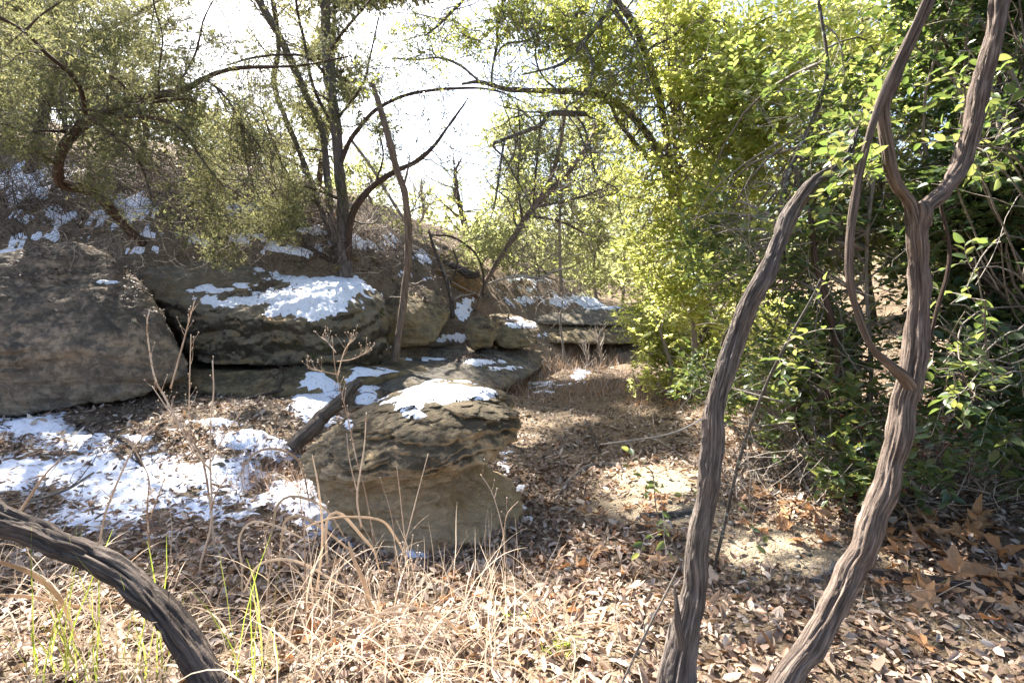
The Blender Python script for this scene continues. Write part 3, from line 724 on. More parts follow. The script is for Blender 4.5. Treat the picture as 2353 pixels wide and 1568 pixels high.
# ------------------------------------------------------------ leaf litter, gravel
def scatter_ground(n, ymin, ymax, umin=-1.15, umax=1.15, power=1.):
    """even in area over a wedge in front of the viewer"""
    y = np.sqrt(rng.uniform(ymin ** 2, ymax ** 2, n)) ; u = rng.uniform(umin, umax, n)
    x = u * (y + .6); return x, y
def litter(n, ymin, ymax, L0, L1, matn, name, label, dens=None, tri=False, **kw):
    x, y = scatter_ground(n, ymin, ymax, **kw); z = gz(x, y); P = p3(x, y, z)
    keep = np.ones(n, bool)
    st = snow_t(P); keep &= (st < -.05) | (rng.uniform(0, 1, n) < np.where(st < .5, .34, .10)); P[:, 2] += np.where(st > -.1, .02, 0)
    if dens is not None: keep &= rng.uniform(0, 1, n) < dens(P)
    P = P[keep]; m = len(P)
    P[:, 2] += rng.uniform(.0, .028, m) ** 1.
    a = rng.uniform(0, 2 * np.pi, m)
    D = np.stack([np.cos(a), np.sin(a), rng.normal(0, .30, m)], 1)
    N = unit(np.stack([rng.normal(0, .42, m), rng.normal(0, .42, m), np.ones(m)], 1))
    L = rng.uniform(L0, L1, m)
    V, Fq = leaves(P, D, N, L, L * rng.uniform(.30, .52, m), fold=rng.uniform(-1, 2.2, m)[:, None, None], curl=rng.uniform(-.3, .45, m), tri=tri)
    o = tag(link(name, mesh_of(name, V, Fq, smooth=False), M[matn]), label, 'leaf litter', kind='stuff')
    return o
def sandy(P):
    """bare sand in the bright spots right of the creek"""
    px, py = proj(P)
    s = np.maximum.reduce([np.exp(-(((px - a) / c) ** 2 + ((py - b) / d) ** 2)) for a, b, c, d in
                           ((1520, 1115, 110, 45), (1760, 1250, 130, 55), (1420, 1170, 70, 30), (1300, 960, 40, 16), (1900, 1290, 90, 35), (1560, 1180, 130, 30))])
    return 1 - .93 * np.clip(s * 1.5, 0, 1)
litter(44000, 1.2, 5.2, .028, .066, 'litter', 'leaf_litter', 'brown and tan dry leaves covering the foreground ground', sandy)
litter(5000, 1.3, 6.5, .055, .11, 'litter', 'leaf_litter', 'broader brown leaves mixed into the foreground litter', sandy)
litter(46000, 5.0, 11, .035, .075, 'litter_mid', 'leaf_litter', 'dry leaf litter over the middle of the creek bed', lambda P: np.clip(.9 + .5 * noise(P * 1.3), .3, 1), tri=True)
litter(34000, 4.0, 14, .035, .085, 'litter_dark', 'leaf_litter', 'leaf litter coloured dark for the shade on the left bank', lambda P: np.clip(1.2 - (P[:, 0] + 1.) * 1.0, 0, 1), tri=True, umax=.1)
litter(14000, 10, 26, .05, .11, 'litter', 'leaf_litter', 'dry leaf litter on the far banks', tri=True)
def pebbles(n, ymin, ymax, s0, s1, dens, name, label):
    x, y = scatter_ground(n, ymin, ymax); P = p3(x, y, gz(x, y)); keep = rng.uniform(0, 1, n) < dens(P); P = P[keep]; m = len(P)
    D, Fc = ico(1); s = s0 + (s1 - s0) * rng.uniform(0, 1, m) ** 3
    sc = np.stack([s * rng.uniform(.7, 1.3, m), s * rng.uniform(.7, 1.3, m), s * rng.uniform(.4, .8, m)], 1)
    V = P[:, None] + D[None] * sc[:, None] * (1 + rng.uniform(-.22, .22, (m, len(D), 1))) + np.array([0, 0, 1.]) * (sc[:, None, 2:3] * .3)
    f = ((np.arange(m) * len(D))[:, None, None] + Fc[None]).reshape(-1, 3)
    tag(link(name, mesh_of(name, V.reshape(-1, 3), f, smooth=False), M['pebble']), label, 'gravel', kind='stuff')
def bedw(P):
    px, py = proj(P); q = np.exp(-(((px - 1270 - (1000 - py) * .15) / 130) ** 2))
    sand = 1 - sandy(P)
    return np.clip(.10 + .75 * q + .8 * sand + .3 * (noise(P * 2.) > .2), 0, 1) * (snow_t(P) < .05)
pebbles(17000, 1.4, 7.5, .004, .022, bedw, 'gravel', 'small mixed gravel strewn over the creek bed and sand')
pebbles(5000, 6, 18, .01, .045, bedw, 'gravel', 'coarser gravel farther up the creek bed')

# individual stones
D, Fc = ico(3)
stone_meshes = []
for i in range(5):
    r = 1 + .28 * noise(D * 1.3 + i * 9) + .10 * noise(D * 4 + i); V = D * r[:, None] * np.array([1, .8, .55]); V[:, 2] = np.maximum(V[:, 2], -.3)
    me = mesh_of('stone', V, Fc); me.materials.append(M['rock_pale' if i % 2 else 'rock_tan']); stone_meshes.append(me)
spots = [(980, 1560, 12), (500, 1075, 26), (615, 1108, 22), (360, 1100, 20), (70, 950, 34), (1190, 1110, 18), (1140, 1075, 16), (1225, 1110, 14), (1215, 1180, 26), (1260, 1210, 22), (1205, 1225, 16), (1290, 1120, 12),
         (1600, 1240, 26), (2080, 1500, 34), (2150, 1480, 26), (1180, 1290, 20), (640, 1105, 18), (200, 1125, 22), (460, 1095, 16), (1130, 1050, 12), (590, 1180, 16), (690, 1105, 12), (1900, 1440, 22), (1250, 1060, 12), (1230, 1035, 10),
         (780, 650, 26), (830, 640, 20), (860, 625, 22), (900, 660, 16), (735, 560, 24), (770, 545, 20), (270, 530, 36), (240, 545, 22)]
for q in range(60):
    spots.append((rng.normal(1270, 90), rng.uniform(880, 1290), rng.uniform(6, 15)))
for q in range(30):
    spots.append((rng.uniform(100, 760), rng.uniform(1000, 1230), rng.uniform(7, 16)))
for q in range(25):
    spots.append((rng.uniform(650, 1100), rng.uniform(540, 660), rng.uniform(8, 20)))
for i, (px, py, w) in enumerate(spots):
    P = ground_at(px, py)[0]; d = P[1]
    if 690 < px < 1185 and 880 < py < 1250: continue
    o = link('stone', stone_meshes[i % 5], None, loc=P + np.array([0, 0, w * d / F * .1]))
    s = w * d / F * .62; o.scale = (s, s, s); o.rotation_euler = (rng.normal(0, .2), rng.normal(0, .2), rng.uniform(0, 6.28))
    if px < 800 and py > 900: lb, gr = 'small limestone stone poking out of the snow and leaves on the left', 'stones in the snowy ground'
    elif py < 700: lb, gr = 'pale stone lying on the brushy slope below the junipers', 'stones on the slope'
    elif 1100 < px < 1450: lb, gr = 'small grey stone lying in the creek bed', 'stones in the creek bed'
    else: lb, gr = 'small tan stone among dry leaves in the foreground', 'stones in the foreground leaves'
    tag(o, lb, 'stone', gr)

# sycamore leaves: lobed, curled
def sycamore(seed):
    r = np.random.default_rng(seed); pts = []
    lob = [(-2.25, .55), (-1.25, .85), (0, 1.), (1.25, .85), (2.25, .55)]
    A = np.linspace(-2.75, 2.75, 47)
    for a in A:
        rr = .26
        for c, h in lob: rr = max(rr, h * max(0, 1 - abs(a - c) / .62) ** .75 + .02)
        rr = max(rr, .42 if abs(a) < 2.4 else .25)
        rr *= 1 + .09 * math.sin(a * 17) + r.normal(0, .03)
        pts.append((math.cos(a) * rr, math.sin(a) * rr))
    O = np.array(pts) * .5; n = len(O)
    V = [np.array([[0, 0]])]
    for w in (.35, .7, 1.): V.append(O * w)
    V = np.vstack(V); c1, c2, ph = r.uniform(.3, 1.1), r.uniform(-.6, .9), r.uniform(0, 6)
    rad = np.hypot(V[:, 0], V[:, 1]); an = np.arctan2(V[:, 1], V[:, 0])
    z = c1 * V[:, 1] ** 2 * 1.2 + c2 * V[:, 0] ** 2 + rad * .22 * np.sin(an * 5 + ph) * rad * 2 + .03 * np.abs(np.sin(an * 2.5))
    V = np.column_stack([V, z]); F3 = [(0, 1 + i, 2 + i) for i in range(n - 1)]
    Fq = []
    for k in range(2):
        b = 1 + k * n
        Fq += [(b + i, b + n + i, b + n + i + 1, b + i + 1) for i in range(n - 1)]
    # stem
    C = np.array([[0, 0, z[0]], [-.15, .01, .02], [-.32, .03, .05], [-.45, .02, .03]])
    sv, sfq, _ = tubes(C[None], np.full((1, 4), .008), 4)
    me = mesh_of('sycamore_leaf', np.vstack([V, sv]), [np.array(F3), np.vstack([np.array(Fq), sfq + len(V)])]); me.materials.append(M['sycamore'])
    return me
syc = [sycamore(i) for i in range(8)]
def place_leaf(px, py, w, lb, gr, k=None, tilt=.38, lift=.015):
    P = ground_at(px, py)[0]; o = link('sycamore_leaf', syc[(k if k is not None else rng.integers(8))], None, loc=P + np.array([0, 0, lift]))
    s = w * P[1] / F * 1.1; o.scale = (s, s, s * rng.uniform(.8, 1.7)); o.rotation_euler = (rng.normal(0, tilt), rng.normal(0, tilt), rng.uniform(0, 6.28))
    return tag(o, lb, 'leaf', gr)
for px, py, w, lb in [(1515, 1300, 95, 'large pale sycamore leaf lying flat left of the leaning trunk base'), (1375, 1275, 80, 'large tan sycamore leaf left of the pale one near the leaning trunk'),
                      (2130, 1275, 170, 'biggest orange-brown sycamore leaf, curled up at the right edge'), (2200, 1330, 140, 'orange-brown sycamore leaf just below the biggest curled one'),
                      (1870, 1185, 90, 'bright curled sycamore leaf between the two leaning trunks'), (1650, 1290, 60, 'curled sycamore leaf just right of the leaning trunk'),
                      (720, 1475, 90, 'flat orange sycamore leaf under the dry grass in the lower middle'), (765, 1300, 60, 'upright pale sycamore leaf behind the dry grass'),
                      (2120, 1490, 80, 'dull brown sycamore leaf at lower right beyond the thick trunk')]:
    place_leaf(px, py, w, lb, None, lift=.04)
for q in range(34):
    place_leaf(rng.uniform(1720, 2100), rng.normal(1195, 32), rng.uniform(35, 75), 'orange-brown sycamore leaf in the drift under the hollies', 'sycamore leaves drifted under the hollies', lift=.02)
for q in range(46):
    place_leaf(rng.uniform(1180, 1560), rng.uniform(1130, 1330), rng.uniform(22, 55), 'brown sycamore leaf on the gravel left of the leaning trunk', 'sycamore leaves in the lower creek bed')
for q in range(40):
    place_leaf(rng.uniform(2020, 2420), rng.uniform(1200, 1440), rng.uniform(50, 110), 'faded sycamore leaf in the heap at the right edge', 'sycamore leaves heaped at the right edge', lift=.03, tilt=.5)
for q in range(60):
    place_leaf(rng.uniform(100, 1450), rng.uniform(1330, 1560), rng.uniform(30, 65), 'brown sycamore leaf under the dry foreground grass', 'sycamore leaves under the dry grass')
for q in range(40):
    place_leaf(rng.uniform(1400, 2300), rng.uniform(830, 1060), rng.uniform(12, 30), 'small-looking sycamore leaf on the bank beyond the hollies', 'sycamore leaves on the right bank')

# ------------------------------------------------------------ trees
WS = .70
def limb(pts, n=24):
    """pts (px,py,Y,width px) -> centreline and radii"""
    a = np.array(pts, float); P = at(a[:, 0], a[:, 1], a[:, 2]); r = a[:, 3] / 2 * a[:, 2] / F * np.where(a[:, 1] > -999, np.where(a[:, 3] > 20, WS, .85), 1.)
    return P, r
class Tree:
    def __init__(s, name, label, base, group=None, cat='tree'):
        s.root = thing(name, label, cat, base, group); s.C = []; s.R = []
    def limb(s, pts, matn, name='branch', n=40, k=9, amp=.006, label=None, **kw):
        P, r = limb(pts)
        V, Fs, uv = bark_tube(P, r, n, k, amp, **kw)
        part(name, V, Fs, M[matn], s.root, uv=uv, label=label)
        c, rr = resample(P, r, 24); s.C.append(c); s.R.append(rr); return s
    def curves(s): return np.stack(s.C), np.stack(s.R)
    def batch(s, C, R, k, matn, name='twigs', stuff=True):
        g = in_gap(C[:, C.shape[1] // 2]) & (R[:, 0] < .02); C, R = C[~g], R[~g]
        V, Fq, uv = tubes(C, R, k); return part(name, V, Fq, M[matn], s.root, kind='stuff' if stuff else None, uv=uv)
LIT = [  # places on the ground that the sun reaches through gaps in the crowns: px, py, rx, ry
    (1500, 1120, 120, 62), (1760, 1255, 140, 66), (1100, 1480, 420, 95), (500, 1560, 300, 60), (200, 1460, 300, 110), (1890, 1190, 150, 45), (2230, 1250, 150, 60), (1330, 960, 70, 22), (1450, 930, 60, 20),
    (1420, 1400, 160, 60), (2150, 1300, 160, 50), (1650, 980, 120, 60), (1300, 870, 90, 15)]
LIT_HI = [(4.2, 1000, 905, 110, 36, .6), (8.8, 740, 665, 110, 45, 1.2), (1.95, 2060, 1000, 60, 190, .9), (1.9, 2000, 1180, 70, 120, .4), (1.95, 1640, 1030, 40, 60, .7), (2., 2110, 700, 40, 90, 1.2), (2., 1720, 700, 50, 120, 1.3)]
SDV = np.array(sd)
GAP = [True]
def in_gap(P):
    out = np.zeros(len(P), bool)
    if not len(P) or not GAP[0]: return out
    q = P.copy()
    for _ in range(3):
        z = gz0(q[:, 0], q[:, 1]) if _ else np.full(len(P), -.2)
        q = P - SDV * ((P[:, 2] - z) / SDV[2])[:, None]
    px, py = proj(q); ok = q[:, 1] > .8; zl = q[:, 2]
    for a, b, c, d in LIT: out |= ok & ((((px - a) / c) ** 2 + ((py - b) / d) ** 2) < 1)
    for Y, a, b, c, d, z in LIT_HI:
        q = P - SDV * ((P[:, 2] - z) / SDV[2])[:, None]; T_ = at(a, b, Y)
        px, py = proj(q + np.array([0, 0, T_[2] - z])); 
        out |= (P[:, 2] > z + .3) & (np.abs(q[:, 1] - Y) < .9) & ((((px - a) / c) ** 2 + ((py - b) / d) ** 2) < 1.3)
    return out & (P[:, 2] > zl + .35)
def thin(P, keep=.04): return P[~in_gap(P) | (rng.uniform(0, 1, len(P)) < keep)]
def juniper_sprays(P, n_leaf=16, size=.10, leaf=.022, w=.30, up=.1, droop=0.):
    """tufts of small scale-leaf sprigs"""
    P = thin(P); m = len(P); d = unit(rdir(m) + np.array([0, 0, up]))
    C = curve_walk(P, d, np.full(m, size) * rng.uniform(.6, 1.4, m), 4, .3, droop)
    idx = np.repeat(np.arange(m), n_leaf); t = rng.uniform(0, 2.999, len(idx)); i = t.astype(int); f = (t - i)[:, None]
    Q = C[idx, i] * (1 - f) + C[idx, i + 1] * f; T = unit(C[idx, i + 1] - C[idx, i])
    Dd = unit(T + rdir(len(idx)) * .75); L = leaf * rng.uniform(.6, 1.5, len(idx))
    return leaves(Q, Dd, rdir(len(idx)), L, L * w, tri=True), C
def broad_sprigs(P, n_leaf=10, size=.22, leaf=.042, w=.5, up=.0, tri=False, T0=None, lv=.35):
    P = thin(P, .06); m = len(P); d = unit(rdir(m) + np.array([0, 0, up])) if T0 is None else unit(T0 + rdir(m) * .5)
    C = curve_walk(P, d, np.full(m, size) * rng.uniform(.5, 1.4, m), 5, .2, .04)
    idx = np.repeat(np.arange(m), n_leaf); M_ = len(idx)
    t = np.tile(np.linspace(.25, 1, n_leaf), m) * 3.999; i = t.astype(int); f = (t - i)[:, None]
    Q = C[idx, i] * (1 - f) + C[idx, i + 1] * f; T = unit(C[idx, i + 1] - C[idx, i])
    side = unit(np.cross(T, np.array([0.1, .2, 1.]))) * np.tile(np.where(np.arange(n_leaf) % 2, 1, -1), m)[:, None]
    Dd = unit(T * .7 + side * .9 + rdir(M_) * .45)
    N = unit(np.array([0, 0, 1.]) * .9 + rdir(M_) * .8)
    L = leaf * rng.uniform(.55, 1.25, M_)
    return leaves(Q, Dd, N, L, L * w * rng.uniform(.85, 1.15, M_), tri=tri, fold=.8), C, (Q, Dd, N, L)

# --- left juniper with the curved brown trunk
t = Tree('juniper_tree', 'juniper with a curved brown trunk arching right over the big left boulder', tuple(at(290, 520, 8.0)))
t.limb([(330, 560, 8.3, 30), (290, 520, 8.0, 34), (240, 462, 7.6, 34), (200, 433, 7.2, 36), (141, 424, 6.9, 36), (133, 377, 6.7, 32), (158, 317, 6.5, 32), (197, 278, 6.3, 32), (257, 257, 6.2, 27), (308, 231, 6.1, 20), (368, 218, 6.1, 17), (428, 206, 6.1, 15),
        (471, 180, 6.2, 12), (536, 158, 6.3, 9), (621, 154, 6.5, 7), (700, 150, 6.7, 5), (800, 130, 6.9, 3)], 'bark_brown', 'trunk', 160, 20, .006)
for l in ([(205, 283, 6.3, 14), (257, 270, 6.1, 12), (325, 268, 5.9, 11), (386, 279, 5.8, 8), (428, 309, 5.7, 6), (454, 351, 5.7, 5), (484, 394, 5.6, 4), (514, 428, 5.6, 3)],
          [(197, 272, 6.3, 14), (188, 214, 6.0, 12), (163, 171, 5.7, 11), (107, 124, 5.3, 10), (56, 73, 4.9, 9), (-20, 30, 4.6, 8), (-90, -30, 4.3, 6)],
          [(154, 304, 6.4, 7), (103, 300, 6.0, 6), (68, 304, 5.7, 5), (0, 283, 5.3, 4), (-70, 260, 5., 3)],
          [(223, 280, 6.2, 9), (266, 317, 6.0, 8), (300, 343, 5.9, 6), (334, 403, 5.8, 5), (351, 471, 5.7, 3)],
          [(366, 214, 6.1, 6), (364, 171, 6.0, 5), (373, 86, 6.0, 4), (356, 20, 6.0, 4), (340, -60, 6, 3)],
          [(308, 231, 6.1, 6), (274, 188, 6.0, 5), (214, 154, 5.9, 4), (150, 120, 5.7, 3)],
          [(335, 236, 6.1, 10), (368, 232, 6.0, 10), (430, 228, 5.9, 7), (452, 240, 5.9, 4)],
          [(471, 180, 6.2, 6), (520, 225, 6.1, 5), (560, 290, 6.0, 3), (600, 340, 6, 3)],
          [(133, 380, 6.7, 8), (90, 350, 6.2, 6), (40, 330, 5.8, 5), (-30, 300, 5.5, 3)],
          [(400, 212, 6.1, 6), (450, 120, 6.3, 5), (470, 40, 6.4, 4), (520, -50, 6.5, 3)],
          [(56, 73, 4.9, 7), (100, 30, 5.0, 5), (160, -10, 5.2, 4), (200, -70, 5.3, 3)]):
    t.limb(l, 'bark_brown', 'branch', 40, 8, .003)
C, R = t.curves(); C1, R1 = children(C, R, 15, .55, .9, .0, .22, 9, .35, rmin=.0035); C2, R2 = children(C1, R1, 4, .32, .9, -.05, .25, 7, .5, rmin=.002)
t.batch(C1, R1, 4, 'twig'); t.batch(C2, R2, 3, 'twig')
Q1, _ = on_curves(C2, 2200); Q2, _ = on_curves(C1, 700)
envL = [(330, 120, 7.4, 240, 110, .9), (120, 60, 6.8, 200, 90, .8, .8), (500, 330, 6.9, 130, 110, .5), (330, 420, 7.0, 170, 90, .4, .9), (570, 450, 7.4, 150, 100, .7, 2.6), (40, 180, 6.6, 100, 60, .6, .6), (620, 200, 7., 110, 80, .6, .7), (450, 500, 6.8, 130, 45, .5), (560, 570, 7.2, 100, 50, .4, 1.6), (640, 520, 7.6, 60, 60, .4), (30, 300, 5.4, 80, 30, .4, .6)]
Q3 = env_points(envL, 5600, .75, 2.2, 3.)
(V, Fq), Cs = juniper_sprays(np.vstack([Q1, Q2, Q3]), 11, .14, .036, .24, -.05, .05)
part('foliage', V, Fq, M['juniper'], t.root, kind='stuff', smooth=False)
Cc, Rc = connect(C.reshape(-1, 3), Q3[:260], .0035, .0015)
t.batch(Cc, Rc, 4, 'twig'); 

# --- second juniper at far left behind, trunk upper left
t = Tree('juniper_tree', 'juniper rising out of the top left corner behind the curved trunk', tuple(at(60, 420, 10.5)))
t.limb([(60, 430, 10.5, 34), (90, 300, 10.2, 32), (120, 180, 10, 30), (140, 80, 9.8, 26), (110, -20, 9.6, 22), (90, -160, 9.5, 18), (60, -300, 9.5, 10)], 'bark_brown', 'trunk', 90, 14, .01)
for l in ([(120, 180, 10, 14), (200, 100, 9.6, 10), (300, 40, 9.3, 8), (400, -20, 9.2, 5)], [(140, 80, 9.8, 12), (60, 20, 9.2, 9), (-40, -20, 8.8, 6)], [(90, 300, 10.2, 12), (0, 240, 9.4, 8), (-90, 210, 9., 5)],
          [(110, 220, 10.1, 12), (220, 200, 9.7, 8), (330, 190, 9.5, 5)]):
    t.limb(l, 'bark_brown', 'branch', 40, 8, .004)
C, R = t.curves(); C1, R1 = children(C, R, 14, .9, .9, .05, .22, 9, .35, rmin=.005)
t.batch(C1, R1, 4, 'twig')
envs = [(120, 60, 9.8, 260, 160, 1.4), (60, -150, 9.6, 260, 160, 1.4), (-60, 200, 9.2, 160, 140, 1.4), (330, -60, 9.6, 230, 110, 1.2), (250, 230, 10.3, 170, 110, 1.), (350, -230, 9.6, 220, 110, 1.2)]
Q = np.vstack([env_points(envs, 6000, .7, 1.5, 8.), on_curves(C1, 1500)[0]])
(V, Fq), Cs = juniper_sprays(Q, 9, .2, .058, .24, 0., .03)
part('foliage', V, Fq, M['juniper'], t.root, kind='stuff', smooth=False)

# --- centre juniper, several stems from one foot
t = Tree('juniper_tree', 'tall many-stemmed juniper standing on the bank behind the snow-topped boulder', tuple(at(792, 625, 9.2)))
t.limb([(795, 640, 9.15, 62), (791, 560, 9.3, 46), (786, 480, 9.3, 38), (778, 380, 9.35, 36), (768, 280, 9.4, 34), (757, 180, 9.4, 32), (750, 100, 9.5, 30), (745, 0, 9.5, 28), (742, -150, 9.6, 24), (735, -330, 9.8, 12)], 'bark_cedar', 'trunk', 200, 26, .014)
t.limb([(783, 600, 9.3, 30), (762, 500, 9.5, 24), (752, 420, 9.6, 20), (737, 290, 9.8, 18), (700, 215, 9.9, 18), (650, 100, 10, 18), (595, 0, 10.1, 18), (550, -90, 10.2, 12)], 'bark_cedar', 'stem', 120, 14, .01)
t.limb([(770, 560, 9.4, 20), (735, 470, 9.7, 16), (680, 330, 10, 15), (630, 200, 10.2, 14), (640, 100, 10.3, 12), (620, -40, 10.5, 10)], 'bark_cedar', 'stem', 120, 12, .008)
t.limb([(800, 600, 9.2, 24), (808, 500, 9.15, 20), (830, 455, 9.1, 19), (859, 425, 9.1, 17), (910, 393, 9.1, 15), (953, 372, 9.2, 13), (996, 335, 9.3, 9), (1030, 290, 9.5, 6), (1062, 246, 9.8, 4), (1075, 225, 10., 2)], 'bark_brown', 'stem', 120, 12, .006)
for l in ([(780, 380, 9.35, 15), (800, 330, 9.3, 13), (825, 295, 9.3, 12), (863, 253, 9.4, 10), (932, 219, 9.5, 9), (1018, 205, 9.4, 7), (1103, 203, 9.2, 6), (1160, 215, 9.0, 4), (1210, 240, 8.9, 2)],
          [(770, 300, 9.4, 12), (720, 200, 9.6, 9), (700, 100, 9.7, 8), (680, 0, 9.8, 7), (690, -90, 9.8, 5)],
          [(757, 180, 9.4, 9), (700, 130, 9.1, 7), (600, 130, 8.6, 6), (520, 150, 8.3, 4)], [(752, 120, 9.4, 9), (800, 60, 9.2, 7), (850, 0, 9.1, 6), (900, -80, 9., 4)],
          [(768, 280, 9.4, 8), (830, 200, 9.1, 7), (850, 130, 9., 5), (870, 40, 9, 4)], [(786, 460, 9.3, 9), (700, 430, 9.0, 6), (620, 440, 8.7, 4)],
          [(735, 470, 9.7, 9), (690, 440, 9.3, 6), (640, 360, 9.2, 4), (600, 250, 9.1, 3)], [(860, 427, 9.1, 6), (880, 360, 9.1, 5), (870, 300, 9, 3)]):
    t.limb(l, 'bark_brown', 'branch', 50, 8, .004)
C, R = t.curves(); C1, R1 = children(C, R, 13, .7, .9, .0, .22, 9, .3, rmin=.004); C2, R2 = children(C1, R1, 3, .4, .9, -.03, .25, 7, .5, rmin=.0025)
t.batch(C1, R1, 4, 'twig'); t.batch(C2, R2, 3, 'twig')
envs = [(640, 90, 10, 100, 90, .8), (740, 60, 9.4, 70, 90, .6), (690, 300, 9.8, 80, 120, .6), (640, 450, 9.3, 90, 70, .6), (820, 130, 9.2, 70, 90, .5, .8), (780, 250, 9.2, 40, 70, .4), (790, 430, 9.1, 40, 60, .3, .7), (700, -120, 9.8, 220, 120, 1.3, 1.2), (520, 330, 9.1, 80, 90, .6, .8), (930, 60, 9.1, 80, 60, .5, .3), (580, 200, 9.5, 60, 90, .5, .7), (560, -60, 9.6, 130, 80, 1), (690, -330, 10, 260, 120, 1.4, 1.2), (840, -90, 12.3, 190, 110, 1.5, 1.6), (980, -200, 12.5, 160, 90, 1.2, .9)]  # unseen clumps set farther back are added to shade the creek bed
Q3 = env_points(envs, 7500, .5, 2.0, 5.)
Q = np.vstack([Q3, on_curves(C2, 2000)[0]])
(V, Fq), Cs = juniper_sprays(Q, 10, .17, .046, .25, 0., .05)
part('foliage', V, Fq, M['juniper'], t.root, kind='stuff', smooth=False)
Cc, Rc = connect(C.reshape(-1, 3), Q3[:300], .008, .003); t.batch(Cc, Rc, 4, 'twig')

# --- dead snag
t = Tree('dead_snag', 'leaning barkless dead trunk standing in front of the juniper bank', tuple(at(912, 815, 8.3)))
t.limb([(908, 830, 8.25, 34), (914, 790, 8.3, 28), (925, 700, 8.5, 26), (936, 600, 8.6, 25), (938, 520, 8.6, 24), (930, 450, 8.6, 23), (915, 400, 8.6, 21), (895, 330, 8.6, 19), (870, 240, 8.6, 16), (853, 190, 8.6, 9)], 'bark_red', 'trunk', 200, 22, .006, twist=1.2)
t.limb([(924, 440, 8.6, 8), (934, 400, 8.5, 6), (940, 370, 8.5, 4), (938, 350, 8.5, 2)], 'bark_red', 'branch', 20, 6, .002)
C, R = t.curves(); C1, R1 = children(C[:1], R[:1], 14, .5, 1., 0., .25, 8, .15, rmin=.003); t.batch(C1, R1, 4, 'twig_grey')
# --- the little curved trunk left-behind and grey pole
t = Tree('leaning_sapling', 'thin grey pole leaning left behind the dead trunk', tuple(at(940, 520, 12.)))
t.limb([(945, 530, 12, 9), (900, 460, 12, 9), (850, 380, 12, 9), (802, 315, 12, 7)], 'bark_grey', 'trunk', 40, 8, .004)
t = Tree('dead_sapling', 'dark bent dead sapling leaning against the bank beside the rounded tan boulder', tuple(at(1040, 725, 10.4)))
t.limb([(1040, 730, 10.4, 14), (1035, 680, 10.6, 13), (1020, 630, 10.9, 11), (1000, 580, 11.2, 9), (985, 530, 11.5, 6)], 'bark_log', 'trunk', 60, 10, .006)
t.limb([(1030, 660, 10.7, 7), (1050, 610, 10.6, 6), (1040, 570, 10.6, 4)], 'bark_log', 'branch', 30, 6, .003)
C, R = t.curves(); C1, R1 = children(C, R, 14, .7, 1., 0., .25, 8, .4, rmin=.003); t.batch(C1, R1, 4, 'twig_grey')

# --- centre leaning tree beyond the boulders
t = Tree('leaning_tree', 'slender tree leaning right above the far boulders, forked with bare stems', tuple(at(1095, 705, 11.8)))
t.limb([(1092, 712, 11.7, 16), (1105, 680, 11.8, 15), (1116, 650, 11.9, 14), (1150, 590, 12, 15), (1189, 530, 12.1, 17), (1227, 475, 12.2, 18), (1270, 432, 12.3, 14), (1309, 392, 12.4, 13), (1352, 330, 12.5, 11), (1372, 280, 12.6, 6)], 'bark_red', 'trunk', 120, 14, .007)
for l, m_ in (([(1227, 475, 12.2, 13), (1266, 407, 12.3, 12), (1287, 330, 12.3, 10), (1296, 265, 12.3, 8), (1300, 200, 12.3, 6)], 'bark_red'),
              ([(1230, 475, 12.2, 9), (1317, 458, 12, 7), (1382, 433, 11.9, 6), (1429, 398, 11.8, 4)], 'bark_brown'), ([(1225, 470, 12.2, 6), (1232, 386, 12.3, 6), (1240, 300, 12.3, 5), (1243, 240, 12.3, 4)], 'bark_brown'),
              ([(1200, 510, 12.1, 7), (1190, 420, 12.4, 6), (1195, 330, 12.6, 5), (1190, 250, 12.7, 4)], 'bark_brown'), ([(1210, 495, 12.1, 8), (1290, 510, 11.8, 6), (1350, 540, 11.6, 4)], 'bark_brown')):
    t.limb(l, m_, 'branch', 50, 8, .004)
t.limb([(1116, 655, 11.9, 7), (1140, 645, 11.6, 7), (1189, 634, 11.3, 8), (1240, 638, 11.2, 8), (1275, 621, 11.1, 6), (1300, 618, 11., 3)], 'bark_pale', 'branch', 60, 8, .003, label='bleached white dead branch reaching right')
C, R = t.curves(); C1, R1 = children(C, R, 18, 1.3, .9, .05, .22, 9, .38, rmin=.005); C2, R2 = children(C1, R1, 5, .6, .9, 0, .25, 7, .5, rmin=.0035)
t.batch(C1, R1, 4, 'twig'); t.batch(C2, R2, 3, 'twig_grey')
Q3 = env_points([(1130, 560, 12, 60, 60, .8), (1080, 590, 12., 60, 40, .6), (1250, 330, 12.6, 80, 80, .8, .6), (1200, 400, 12.5, 60, 60, .6, .5)], 1500, .5, 2., 5.)
(V, Fq), Cs = juniper_sprays(Q3, 12, .2, .04, .4, 0., .05)
part('foliage', V, Fq, M['juniper_far'], t.root, kind='stuff', smooth=False)

